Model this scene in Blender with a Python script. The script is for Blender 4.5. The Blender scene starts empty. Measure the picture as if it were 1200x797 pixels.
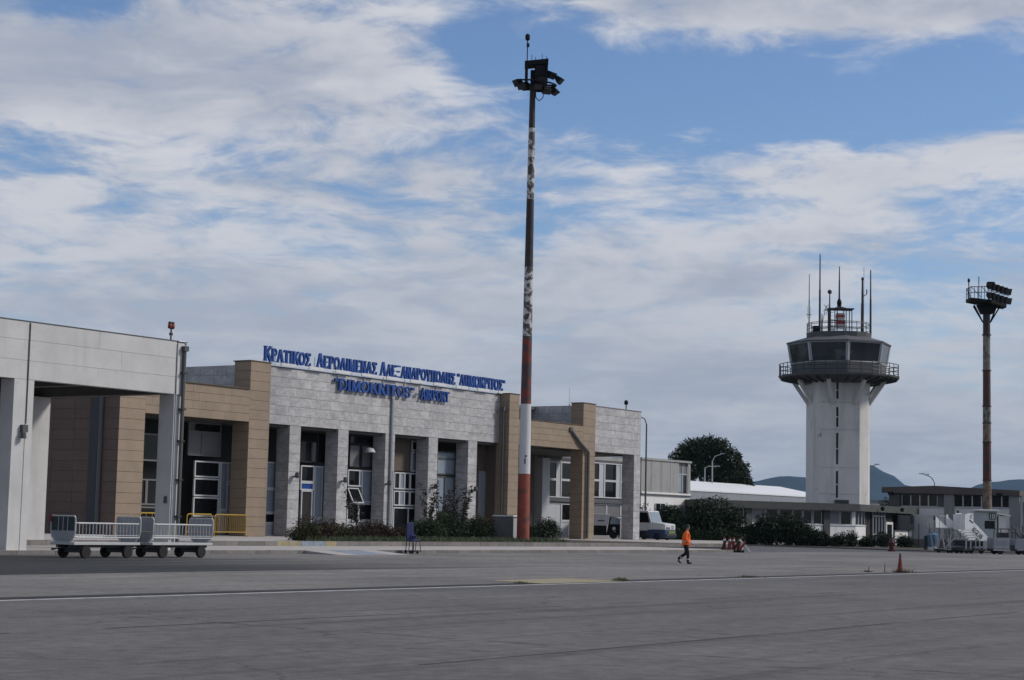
import bpy, bmesh, math, random
from mathutils import Vector, Matrix
random.seed(7)
scene = bpy.context.scene
col = scene.collection
R = math.radians

# ------------------------------------------------------------------ camera
PITCH = math.atan((611.0 - 398.5) / 2130.0)
ROLL = R(1.3)
fw = Vector((0, math.cos(PITCH), math.sin(PITCH)))
up0 = Vector((0, -math.sin(PITCH), math.cos(PITCH)))
rt0 = Vector((1, 0, 0))
rt = rt0 * math.cos(ROLL) + up0 * math.sin(ROLL)
up = up0 * math.cos(ROLL) - rt0 * math.sin(ROLL)
cam_d = bpy.data.cameras.new("camera")
cam = bpy.data.objects.new("camera", cam_d)
col.objects.link(cam)
m = Matrix((rt, up, -fw)).transposed().to_4x4()
m.translation = Vector((0, 0, 1.75))
cam.matrix_world = m
cam_d.sensor_width = 36
cam_d.lens = 36 * 2130 / 1200
cam_d.clip_start = 0.5
cam_d.clip_end = 40000
scene.camera = cam
scene.view_settings.view_transform = 'Standard'
scene.view_settings.look = 'None'
scene.view_settings.exposure = 0.0
scene.view_settings.gamma = 1.0

# ------------------------------------------------------------------ sun
SUN_EL = R(38)
sun_az = math.atan2(0.99, 0.10)          # clockwise from +Y
sv = Vector((math.sin(sun_az) * math.cos(SUN_EL), math.cos(sun_az) * math.cos(SUN_EL), math.sin(SUN_EL)))
sl = bpy.data.lights.new("sun", 'SUN')
sl.energy = 2.6
sl.angle = R(10)
sl.color = (1.0, 0.94, 0.86)
so = bpy.data.objects.new("sun", sl)
so.rotation_euler = sv.to_track_quat('Z', 'Y').to_euler()
so.location = (60, 20, 60)
col.objects.link(so)

# ------------------------------------------------------------------ node helper
class G:
    """small expression builder on a node tree"""
    def __init__(s, nt):
        s.nt = nt
    def n(s, t, **k):
        x = s.nt.nodes.new(t)
        for a, b in k.items():
            setattr(x, a, b)
        return x
    def put(s, sock, v):
        if isinstance(v, bpy.types.NodeSocket):
            s.nt.links.new(v, sock)
        else:
            sock.default_value = v
    def m(s, op, a, b=0.0, c=0.0, clamp=False):
        x = s.n('ShaderNodeMath', operation=op, use_clamp=clamp)
        s.put(x.inputs[0], a); s.put(x.inputs[1], b); s.put(x.inputs[2], c)
        return x.outputs[0]
    def ramp(s, v, a, b, lo=0.0, hi=1.0, smooth=True):
        x = s.n('ShaderNodeMapRange')
        x.interpolation_type = 'SMOOTHSTEP' if smooth else 'LINEAR'
        s.put(x.inputs[0], v); s.put(x.inputs[1], a); s.put(x.inputs[2], b); s.put(x.inputs[3], lo); s.put(x.inputs[4], hi)
        return x.outputs[0]
    def mix(s, f, a, b, mode='MIX'):
        x = s.n('ShaderNodeMix', data_type='RGBA', blend_type=mode)
        s.put(x.inputs[0], f)
        s.put(x.inputs[6], (*a, 1) if isinstance(a, tuple) and len(a) == 3 else a)
        s.put(x.inputs[7], (*b, 1) if isinstance(b, tuple) and len(b) == 3 else b)
        return x.outputs[2]
    def noise(s, vec, scale, detail=4, rough=0.55, dist=0.0):
        x = s.n('ShaderNodeTexNoise')
        s.put(x.inputs['Vector'], vec)
        x.inputs['Scale'].default_value = scale
        x.inputs['Detail'].default_value = detail
        x.inputs['Roughness'].default_value = rough
        x.inputs['Distortion'].default_value = dist
        return x.outputs[0]
    def xyz(s, a, b, c):
        x = s.n('ShaderNodeCombineXYZ')
        s.put(x.inputs[0], a); s.put(x.inputs[1], b); s.put(x.inputs[2], c)
        return x.outputs[0]
    def sep(s, v):
        x = s.n('ShaderNodeSeparateXYZ')
        s.put(x.inputs[0], v)
        return x.outputs
    def mapping(s, v, scale=(1, 1, 1), rot=(0, 0, 0), loc=(0, 0, 0)):
        x = s.n('ShaderNodeMapping')
        s.put(x.inputs[0], v)
        x.inputs['Scale'].default_value = scale
        x.inputs['Rotation'].default_value = rot
        x.inputs['Location'].default_value = loc
        return x.outputs[0]

# ------------------------------------------------------------------ sky: nishita with a broken cloud layer
world = bpy.data.worlds.new("World")
scene.world = world
world.use_nodes = True
wt = world.node_tree
wt.nodes.clear()
g = G(wt)
sky = g.n('ShaderNodeTexSky', sky_type='NISHITA')
sky.sun_disc = False
sky.sun_elevation = SUN_EL
sky.sun_rotation = sun_az
sky.altitude = 20
sky.air_density = 1.0
sky.dust_density = 0.6
sky.ozone_density = 2.0
tc = g.n('ShaderNodeTexCoord')
x, y, z = g.sep(tc.outputs['Generated'])
zc = g.m('MAXIMUM', z, 0.0)
az = g.m('MULTIPLY', g.m('ARCTAN2', x, y), 57.2958)
el = g.m('MULTIPLY', g.m('ARCSINE', zc), 57.2958)
den = g.m('ADD', zc, 0.15)
P = g.xyz(g.m('DIVIDE', x, den), g.m('DIVIDE', y, den), 0.37)
wn = g.n('ShaderNodeTexNoise'); g.put(wn.inputs['Vector'], P); wn.inputs['Scale'].default_value = 2.2; wn.inputs['Detail'].default_value = 3
wv = g.n('ShaderNodeVectorMath', operation='SCALE'); g.put(wv.inputs[0], wn.outputs[1]); wv.inputs['Scale'].default_value = 0.28
pw = g.n('ShaderNodeVectorMath', operation='ADD'); g.put(pw.inputs[0], P); g.put(pw.inputs[1], wv.outputs[0])
P = pw.outputs[0]
n1 = g.noise(P, 2.4, 4, 0.5, 0.2)                                            # large cloud fields
n2 = g.noise(g.mapping(P, rot=(0, 0, 0.3), loc=(5.2, 1.3, 0.9)), 8.0, 10, 0.6, 0.2)   # broken cells
n3 = g.noise(g.mapping(P, loc=(-3.1, 7.7, 2.2)), 2.0, 6, 0.55, 0.2)            # light and shaded undersides
n4 = g.noise(g.mapping(P, loc=(1.1, -2.7, 6.2)), 22.0, 6, 0.6, 0.2)            # ragged edges
def blob(a, e, w, h, tilt=0.0):
    """soft patch of more or less cloud, centred on azimuth a, elevation e (degrees)"""
    da = g.m('SUBTRACT', az, a)
    de = g.m('SUBTRACT', g.m('SUBTRACT', el, e), g.m('MULTIPLY', da, tilt))
    qa = g.m('DIVIDE', da, w); qe = g.m('DIVIDE', de, h)
    q = g.m('ADD', g.m('MULTIPLY', qa, qa), g.m('MULTIPLY', qe, qe))
    return g.m('EXPONENT', g.m('MULTIPLY', q, -1.0))
CLOUDS = [  # azimuth, elevation, width, height, tilt, amount
    (7.0, 13.5, 8.0, 1.5, -0.10, -0.30),
    (2.2, 13.2, 3.2, 1.6, 0.0, -0.15),
    (-0.8, 14.6, 1.6, 1.1, 0.0, -0.22),
    (13.5, 13.2, 3.5, 1.2, 0.0, -0.10),
    (12.5, 16.2, 7.0, 0.9, -0.02, 0.40),
    (13.5, 11.4, 4.5, 0.75, 0.12, 0.22),
    (-6.0, 14.6, 5.5, 1.8, 0.0, 0.08),
    (-13.8, 15.4, 2.0, 0.6, 0.0, -0.22),
    (-9.0, 12.5, 7.0, 3.6, 0.0, 0.12),
    (-9.0, 11.2, 3.5, 0.45, 0.0, -0.05),
    (-11.5, 9.3, 4.0, 0.5, 0.0, -0.07),
    (-3.0, 12.0, 3.0, 0.5, 0.0, -0.12),
    (3.5, 7.0, 9.0, 2.0, 0.0, 0.08),
    (-7.0, 5.0, 12.0, 2.2, 0.0, 0.12),
    (8.0, 3.2, 14.0, 2.0, 0.0, 0.12),
    (0.0, 0.6, 60.0, 3.0, 0.0, 0.16),
]
bias = None
for a, e, w, h, t, k in CLOUDS:
    v = g.m('MULTIPLY', blob(a, e, w, h, t), k)
    bias = v if bias is None else g.m('ADD', bias, v)
low = g.ramp(el, 3.0, 12.0)
wn2 = g.ramp(low, 0.0, 1.0, 0.24, 0.74, smooth=False)
dens = g.m('ADD', g.m('ADD', g.m('MULTIPLY', n1, 0.45), g.m('MULTIPLY', g.m('SUBTRACT', n2, 0.5), wn2)), g.m('MULTIPLY', g.m('SUBTRACT', n4, 0.5), 0.14))
dens = g.m('ADD', g.m('ADD', dens, 0.345), bias)
cover = g.ramp(dens, 0.41, 0.70)
thick = g.ramp(dens, 0.55, 0.85)
lit = g.ramp(g.m('ADD', g.m('MULTIPLY', n3, 0.6), g.m('MULTIPLY', n2, 0.4)), 0.38, 0.62)
lightness = g.m('ADD', g.m('MULTIPLY', lit, g.m('ADD', 0.35, g.m('MULTIPLY', low, 0.45))), g.m('MULTIPLY', g.m('SUBTRACT', 1.0, thick), 0.2), clamp=True)
ccol = g.mix(lightness, (0.345, 0.385, 0.475), (0.69, 0.69, 0.72))
K = 10.0
cl = g.n('ShaderNodeVectorMath', operation='SCALE')
g.put(cl.inputs[0], ccol); cl.inputs['Scale'].default_value = K
tint = g.mix(1.0, sky.outputs[0], (0.82, 0.93, 1.12), 'MULTIPLY')
skyc = g.mix(g.m('MULTIPLY', cover, 0.93), tint, cl.outputs[0])
bg = g.n('ShaderNodeBackground')
g.put(bg.inputs[0], skyc)
bg.inputs[1].default_value = 0.1
wo = g.n('ShaderNodeOutputWorld')
wt.links.new(bg.outputs[0], wo.inputs[0])

# ------------------------------------------------------------------ materials
MATS = {}
def mat(name, base, var=0.12, scale=2.0, rough=0.7, rnd=0.0, metal=0.0, spec=0.4, streak=0.0, streak_col=(0.05, 0.05, 0.045),
        streak_scale=(1.5, 1.5, 0.12), fine=0.0, fine_scale=40.0, bump=0.0, alt=None, alt_scale=0.6, alt_lo=0.5, alt_hi=0.62):
    mt = bpy.data.materials.new(name)
    mt.use_nodes = True
    g = G(mt.node_tree)
    bs = mt.node_tree.nodes['Principled BSDF']
    pos = g.n('ShaderNodeNewGeometry').outputs['Position']
    nz = g.noise(pos, scale, 5, 0.6)
    f = g.ramp(nz, 0.25, 0.75, 1 - var, 1 + var, smooth=False)
    if fine:
        f = g.m('MULTIPLY', f, g.ramp(g.noise(pos, fine_scale, 3, 0.7), 0.2, 0.8, 1 - fine, 1 + fine, smooth=False))
    if rnd:
        oi = g.n('ShaderNodeObjectInfo').outputs['Random']
        f = g.m('MULTIPLY', f, g.ramp(oi, 0, 1, 1 - rnd, 1 + rnd, smooth=False))
    c = (*base, 1)
    if alt:
        c = g.mix(g.ramp(g.noise(g.mapping(pos, loc=(3, 9, 4)), alt_scale, 6, 0.6, 0.3), alt_lo, alt_hi), base, alt)
    sc = g.n('ShaderNodeVectorMath', operation='SCALE')
    g.put(sc.inputs[0], c if not isinstance(c, tuple) else base)
    g.put(sc.inputs['Scale'], f)
    c = sc.outputs[0]
    if streak:
        st = g.noise(g.mapping(pos, scale=streak_scale), 1.0, 5, 0.6)
        c = g.mix(g.m('MULTIPLY', g.ramp(st, 0.5, 0.72), streak), c, streak_col)
    g.put(bs.inputs['Base Color'], c)
    bs.inputs['Roughness'].default_value = rough
    bs.inputs['Metallic'].default_value = metal
    bs.inputs['Specular IOR Level'].default_value = spec
    if bump:
        b = g.n('ShaderNodeBump')
        b.inputs['Strength'].default_value = bump
        b.inputs['Distance'].default_value = 0.02
        g.put(b.inputs['Height'], g.noise(pos, fine_scale, 4, 0.6))
        mt.node_tree.links.new(b.outputs[0], bs.inputs['Normal'])
    MATS[name] = mt
    return mt

mat('canopy_white', (0.505, 0.497, 0.487), 0.10, 0.9, 0.8, rnd=0.03, streak=0.35, streak_col=(0.32, 0.32, 0.31), alt=(0.42,0.42,0.42), alt_scale=1.3, alt_lo=0.58, alt_hi=0.8, streak_scale=(1.2, 1.2, 0.15), fine=0.05, fine_scale=12)
mat('soffit_shade_grey', (0.085, 0.085, 0.08), 0.15, 0.7, 0.9)  # grey lowered to carry deep shade, also on the canopy's inner beams
mat('joint_dark', (0.10, 0.10, 0.10), 0.1, 3, 0.9)
mat('sandstone', (0.262, 0.200, 0.143), 0.10, 1.2, 0.75, rnd=0.05, fine=0.08, fine_scale=9, streak=0.25, streak_col=(0.22, 0.165, 0.12))
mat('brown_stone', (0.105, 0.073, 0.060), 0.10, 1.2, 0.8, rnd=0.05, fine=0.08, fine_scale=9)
mat('sandstone_core', (0.105, 0.080, 0.058), 0.1, 2, 0.9)
mat('marble_core', (0.20, 0.20, 0.205), 0.1, 2, 0.9)
mat('glass_dark', (0.008, 0.009, 0.010), 0.2, 0.8, 0.05, spec=0.22)
mat('glass_cab', (0.030, 0.036, 0.040), 0.5, 0.35, 0.06, spec=0.5, alt=(0.075, 0.085, 0.09), alt_scale=0.3, alt_lo=0.52, alt_hi=0.6)  # lighter patches in the colour stand in for reflections
mat('glass_sky_painted', (0.235, 0.275, 0.32), 0.12, 0.7, 0.08, spec=0.6)  # pale base colour paints in the reflection of bright clouds
mat('blind_grey', (0.15, 0.145, 0.15), 0.12, 0.8, 0.5)
mat('frame_white', (0.50, 0.51, 0.52), 0.06, 2, 0.45)
mat('panel_white', (0.42, 0.43, 0.45), 0.08, 1.0, 0.5, streak=0.2)
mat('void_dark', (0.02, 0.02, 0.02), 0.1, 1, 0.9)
mat('brown_wall', (0.11, 0.085, 0.065), 0.12, 1.0, 0.8)
mat('sign_blue', (0.014, 0.062, 0.26), 0.12, 1.5, 0.35, rnd=0.1)
mat('rail_white', (0.62, 0.62, 0.62), 0.06, 2, 0.5)
mat('steel_galv', (0.38, 0.39, 0.40), 0.12, 6, 0.45, metal=0.5)
mat('steel_white', (0.43, 0.43, 0.43), 0.10, 5, 0.4, streak=0.2, streak_col=(0.25, 0.2, 0.15))
mat('steel_dark', (0.030, 0.030, 0.033), 0.2, 4, 0.55)
mat('panel_grey', (0.26, 0.27, 0.29), 0.12, 2.5, 0.5, streak=0.2)
mat('tarp_teal', (0.018, 0.032, 0.036), 0.25, 3, 0.6)
mat('rubber', (0.014, 0.014, 0.014), 0.2, 8, 0.85)
mat('beacon_red', (0.42, 0.035, 0.03), 0.1, 4, 0.5)
mat('tyre_scuff', (0.129, 0.123, 0.118), 0.2, 2.2, 0.9, fine=0.2, fine_scale=12, alt=(0.116, 0.110, 0.106), alt_scale=0.7, alt_lo=0.42, alt_hi=0.56)
mat('red_dull', (0.16, 0.025, 0.022), 0.2, 6, 0.6)
mat('yellow_paint', (0.42, 0.26, 0.03), 0.2, 3, 0.6, rnd=0.05)
mat('yellow_worn', (0.29, 0.245, 0.13), 0.2, 3, 0.8, alt=(0.22, 0.215, 0.20), alt_scale=2.5, alt_lo=0.48, alt_hi=0.62)
mat('blue_worn', (0.20, 0.25, 0.31), 0.15, 3, 0.8, alt=(0.22, 0.22, 0.215), alt_scale=2.0, alt_lo=0.52, alt_hi=0.66)
mat('kerb_stone', (0.165, 0.152, 0.143), 0.15, 2.5, 0.85, rnd=0.16, fine=0.1, fine_scale=10)
mat('paving', (0.38, 0.352, 0.33), 0.10, 0.9, 0.85, fine=0.08, fine_scale=6, streak=0.2, streak_scale=(0.4, 0.4, 0.4), streak_col=(0.30, 0.285, 0.27))
mat('soil', (0.055, 0.045, 0.032), 0.3, 2, 0.95)
mat('foliage_dark', (0.014, 0.025, 0.009), 0.45, 1.3, 0.6, spec=0.25, alt=(0.020, 0.032, 0.012), alt_scale=0.9)
mat('foliage_tree', (0.013, 0.023, 0.009), 0.4, 0.5, 0.6, spec=0.2, alt=(0.030, 0.041, 0.016), alt_scale=0.35)
mat('foliage_green', (0.016, 0.032, 0.010), 0.4, 1.6, 0.6, spec=0.25, alt=(0.030, 0.048, 0.016), alt_scale=1.6)
mat('foliage_olive', (0.034, 0.036, 0.011), 0.35, 1.6, 0.65, spec=0.2, alt=(0.058, 0.050, 0.016), alt_scale=1.4)
mat('foliage_red', (0.045, 0.026, 0.019), 0.35, 2.2, 0.7, spec=0.2, alt=(0.024, 0.032, 0.013), alt_scale=1.2)
mat('foliage_thin', (0.034, 0.027, 0.022), 0.4, 3, 0.6, spec=0.2)
mat('bark', (0.075, 0.062, 0.05), 0.3, 3, 0.9)
mat('tower_white', (0.62, 0.59, 0.555), 0.07, 0.5, 0.8, streak=0.30, streak_col=(0.27, 0.26, 0.245), streak_scale=(0.9, 0.9, 0.12), alt=(0.33, 0.31, 0.29), alt_scale=0.55, alt_lo=0.64, alt_hi=0.70)
mat('cab_grey', (0.095, 0.096, 0.098), 0.12, 1.0, 0.7, streak=0.25)
mat('cab_dark', (0.055, 0.055, 0.055), 0.15, 1.0, 0.75)
mat('fascia_concrete', (0.062, 0.065, 0.062), 0.15, 0.6, 0.9, streak=0.5, streak_col=(0.05, 0.05, 0.045), streak_scale=(0.8, 0.8, 0.3))
mat('wall_white', (0.68, 0.665, 0.65), 0.06, 0.6, 0.8, streak=0.18, streak_col=(0.28, 0.27, 0.26))
mat('wall_grey', (0.30, 0.298, 0.292), 0.10, 0.7, 0.85, streak=0.55, streak_col=(0.16, 0.155, 0.145), streak_scale=(1.6, 1.6, 0.10))
mat('roof_white', (0.74, 0.74, 0.74), 0.03, 1.0, 0.5)
mat('shed_grey', (0.22, 0.22, 0.22), 0.08, 0.5, 0.8)
mat('roof_brown', (0.10, 0.085, 0.075), 0.15, 0.5, 0.8)
mat('hangar_dark', (0.085, 0.088, 0.09), 0.12, 0.7, 0.8)
mat('mast_white', (0.50, 0.49, 0.47), 0.08, 2, 0.6, alt=(0.075, 0.062, 0.058), alt_scale=2.6, alt_lo=0.47, alt_hi=0.53)
mat('mast_white_clean', (0.52, 0.52, 0.53), 0.06, 1.5, 0.6, alt=(0.25, 0.24, 0.23), alt_scale=1.6, alt_lo=0.66, alt_hi=0.7)
mat('mast_red', (0.23, 0.055, 0.032), 0.18, 1.4, 0.65, alt=(0.11, 0.045, 0.035), alt_scale=1.5, alt_lo=0.5, alt_hi=0.66)
mat('mast_brown', (0.095, 0.038, 0.030), 0.25, 1.6, 0.7, alt=(0.05, 0.042, 0.04), alt_scale=1.4, alt_lo=0.5, alt_hi=0.6)
mat('mast_dark', (0.035, 0.028, 0.028), 0.25, 2, 0.7, alt=(0.058, 0.034, 0.030), alt_scale=1.8, alt_lo=0.55, alt_hi=0.62)
mat('mast_grey', (0.20, 0.185, 0.165), 0.25, 2.0, 0.75, alt=(0.07, 0.06, 0.05), alt_scale=1.9, alt_lo=0.50, alt_hi=0.60)
mat('mast_shaded_red', (0.060, 0.045, 0.045), 0.2, 1.4, 0.7, alt=(0.17, 0.035, 0.028), alt_scale=1.1, alt_lo=0.46, alt_hi=0.54)  # dark base paints in the shaded half of the red band
mat('mast_rust', (0.20, 0.16, 0.125), 0.2, 1.5, 0.75, alt=(0.13, 0.06, 0.03), alt_scale=1.7, alt_lo=0.5, alt_hi=0.58)
mat('lamp_black', (0.010, 0.010, 0.011), 0.2, 3, 0.7, spec=0.15)
mat('lamp_glass', (0.035, 0.037, 0.04), 0.1, 3, 0.15)
mat('box_grey', (0.125, 0.125, 0.12), 0.12, 1.5, 0.85, streak=0.3)
mat('chair_blue', (0.007, 0.013, 0.075), 0.2, 3, 0.6)
mat('stair_white', (0.78, 0.78, 0.77), 0.05, 2, 0.4, streak=0.12)
mat('truck_white', (0.55, 0.56, 0.57), 0.06, 2, 0.35, streak=0.15)
mat('truck_blue', (0.022, 0.045, 0.10), 0.12, 2, 0.4)
mat('lime', (0.15, 0.18, 0.045), 0.12, 3, 0.5)
mat('orange_vest', (0.85, 0.14, 0.012), 0.08, 6, 0.7)
mat('reflective', (0.45, 0.45, 0.40), 0.1, 6, 0.4)
mat('trousers', (0.009, 0.009, 0.012), 0.2, 8, 0.85)
mat('skin', (0.36, 0.20, 0.14), 0.06, 8, 0.55)
mat('hair', (0.02, 0.017, 0.014), 0.2, 20, 0.7)
mat('cone_red', (0.19, 0.030, 0.020), 0.15, 5, 0.6)
mat('cone_white', (0.55, 0.53, 0.50), 0.1, 5, 0.6)
mat('barrel_blue', (0.07, 0.135, 0.21), 0.1, 3, 0.45)
mat('hydrant_red', (0.075, 0.010, 0.012), 0.15, 4, 0.45)
mat('hut_white', (0.40, 0.43, 0.42), 0.06, 1.5, 0.6)
mat('hut_roof', (0.62, 0.61, 0.58), 0.05, 2, 0.6)
mat('ink', (0.02, 0.022, 0.03), 0.1, 4, 0.6)
mat('sign_green', (0.02, 0.07, 0.05), 0.1, 4, 0.5)
mat('hill', (0.028, 0.046, 0.066), 0.3, 0.004, 0.95, spec=0.0)  # bluish base carries part of the distance haze
mat('concrete_low', (0.12, 0.11, 0.10), 0.15, 1, 0.9)
mat('red_panel', (0.22, 0.02, 0.02), 0.1, 1, 0.5)

def marble():
    mt = bpy.data.materials.new('marble')
    mt.use_nodes = True
    g = G(mt.node_tree)
    bs = mt.node_tree.nodes['Principled BSDF']
    pos = g.n('ShaderNodeNewGeometry').outputs['Position']
    oi = g.n('ShaderNodeObjectInfo').outputs['Random']
    off = g.m('MULTIPLY', oi, 37.0)
    px, py, pz = g.sep(pos)
    p2 = g.xyz(g.m('ADD', px, off), py, g.m('ADD', pz, g.m('MULTIPLY', off, 0.7)))
    n = g.noise(g.mapping(p2, scale=(0.8, 0.8, 2.0), rot=(0.35, 0.35, 0)), 0.9, 6, 0.55, 0.8)
    v = g.m('ABSOLUTE', g.m('SUBTRACT', n, 0.5))
    vein = g.ramp(v, 0.0, 0.05, 0.7, 0.0)
    cloud = g.ramp(g.noise(p2, 1.1, 4, 0.6), 0.3, 0.7)
    c = g.mix(cloud, (0.362, 0.350, 0.345), (0.475, 0.462, 0.455))
    c = g.mix(vein, c, (0.265, 0.263, 0.275))
    sc = g.n('ShaderNodeVectorMath', operation='SCALE')
    g.put(sc.inputs[0], c)
    g.put(sc.inputs['Scale'], g.ramp(oi, 0, 1, 0.92, 1.08, smooth=False))
    g.put(bs.inputs['Base Color'], sc.outputs[0])
    bs.inputs['Roughness'].default_value = 0.5
    MATS['marble'] = mt
marble()

def pavement(name, base, dark, light, grain, streak_amt=0.5, crack=0.0, fade=None):
    """worn asphalt or concrete: grain, tyre-direction streaks, patches"""
    mt = bpy.data.materials.new(name)
    mt.use_nodes = True
    g = G(mt.node_tree)
    bs = mt.node_tree.nodes['Principled BSDF']
    pos = g.n('ShaderNodeNewGeometry').outputs['Position']
    loc = g.mapping(pos, rot=(0, 0, R(-56.1)))
    stretched = g.mapping(loc, scale=(0.12, 0.7, 1))
    big = g.noise(pos, 0.11, 5, 0.6, 0.4)
    mid = g.noise(stretched, 1.0, 6, 0.65, 0.3)
    fine = g.noise(pos, 3.0, 5, 0.65)
    gr = g.noise(pos, 26.0, 3, 0.7)
    c = g.mix(g.ramp(big, 0.3, 0.7), dark, light)
    c = g.mix(g.m('MULTIPLY', g.ramp(mid, 0.35, 0.7), streak_amt), c, base)
    med = g.noise(g.mapping(loc, scale=(0.35, 1.0, 1)), 0.8, 6, 0.7, 0.6)
    if fade:      # the newer surface wears away towards one end into the older one
        c2 = g.mix(g.ramp(big, 0.3, 0.7), fade[1], fade[2])
        c2 = g.mix(g.m('MULTIPLY', g.ramp(mid, 0.35, 0.7), streak_amt), c2, fade[0])
        lx, ly, lz = g.sep(loc)
        edge = g.noise(g.mapping(loc, scale=(0.02, 0.35, 1)), 1.0, 4, 0.6, 0.3)
        c = g.mix(g.ramp(g.m('ADD', lx, g.m('MULTIPLY', edge, 26.0)), 56.0, 74.0), c, c2)
    f = g.m('MULTIPLY', g.m('MULTIPLY', g.ramp(fine, 0.25, 0.75, 0.68, 1.32, smooth=False), g.ramp(med, 0.25, 0.75, 0.84, 1.14, smooth=False)), g.ramp(gr, 0.15, 0.85, 1 - grain, 1 + grain, smooth=False))
    stain = g.noise(g.mapping(pos, loc=(7, 3, 0)), 0.55, 5, 0.65, 0.6)
    f = g.m('MULTIPLY', f, g.ramp(stain, 0.60, 0.72, 1.0, 0.80))
    scuff = g.noise(g.mapping(loc, scale=(0.06, 0.9, 1), rot=(0, 0, -0.12), loc=(4, 8, 0)), 1.3, 5, 0.6, 0.5)
    f = g.m('MULTIPLY', f, g.ramp(scuff, 0.56, 0.72, 1.0, 1.16))
    # faint long tyre smears
    tyre = g.noise(g.mapping(loc, scale=(0.03, 1.6, 1), rot=(0, 0, 0.05)), 1.0, 3, 0.6, 0.2)
    f = g.m('MULTIPLY', f, g.ramp(tyre, 0.52, 0.70, 1.0, 0.70))
    if crack:
        vo = g.n('ShaderNodeTexVoronoi', feature='DISTANCE_TO_EDGE')
        dv = g.n('ShaderNodeVectorMath', operation='ADD')
        nn = g.n('ShaderNodeTexNoise'); g.put(nn.inputs['Vector'], pos); nn.inputs['Scale'].default_value = 0.7
        sv_ = g.n('ShaderNodeVectorMath', operation='SCALE'); g.put(sv_.inputs[0], nn.outputs[1]); sv_.inputs['Scale'].default_value = 1.6
        g.put(dv.inputs[0], pos); g.put(dv.inputs[1], sv_.outputs[0])
        g.put(vo.inputs['Vector'], dv.outputs[0]); vo.inputs['Scale'].default_value = 0.16
        f = g.m('MULTIPLY', f, g.ramp(vo.outputs[0], 0.001, 0.006, 1 - crack, 1.0))
    sc = g.n('ShaderNodeVectorMath', operation='SCALE')
    g.put(sc.inputs[0], c); g.put(sc.inputs['Scale'], f)
    g.put(bs.inputs['Base Color'], sc.outputs[0])
    bs.inputs['Roughness'].default_value = 0.85
    bs.inputs['Specular IOR Level'].default_value = 0.25
    b = g.n('ShaderNodeBump'); b.inputs['Strength'].default_value = 0.35; b.inputs['Distance'].default_value = 0.012
    g.put(b.inputs['Height'], gr)
    mt.node_tree.links.new(b.outputs[0], bs.inputs['Normal'])
    MATS[name] = mt
pavement('apron_asphalt', (0.122, 0.116, 0.111), (0.100, 0.095, 0.092), (0.146, 0.138, 0.132), 0.40, 0.6, 0.3)
pavement('road_concrete', (0.165, 0.155, 0.146), (0.132, 0.125, 0.119), (0.215, 0.201, 0.187), 0.12, 0.6, 0.25)
pavement('lane_asphalt', (0.032, 0.034, 0.036), (0.029, 0.031, 0.033), (0.038, 0.039, 0.040), 0.12, 0.6, 0.25, fade=((0.165, 0.155, 0.146), (0.132, 0.125, 0.119), (0.215, 0.201, 0.187)))
pavement('yard_asphalt', (0.10, 0.10, 0.105), (0.09, 0.09, 0.095), (0.115, 0.115, 0.118), 0.1, 0.5, 0.0)
mat('line_white', (0.42, 0.42, 0.42), 0.15, 1.5, 0.8, alt=(0.20, 0.20, 0.20), alt_scale=3, alt_lo=0.5, alt_hi=0.7)
mat('drain_dark', (0.022, 0.022, 0.022), 0.3, 3, 0.9)
mat('sealant', (0.05, 0.05, 0.052), 0.3, 1, 0.9)
mat('ground_grass', (0.05, 0.055, 0.03), 0.3, 0.05, 0.95)

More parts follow.
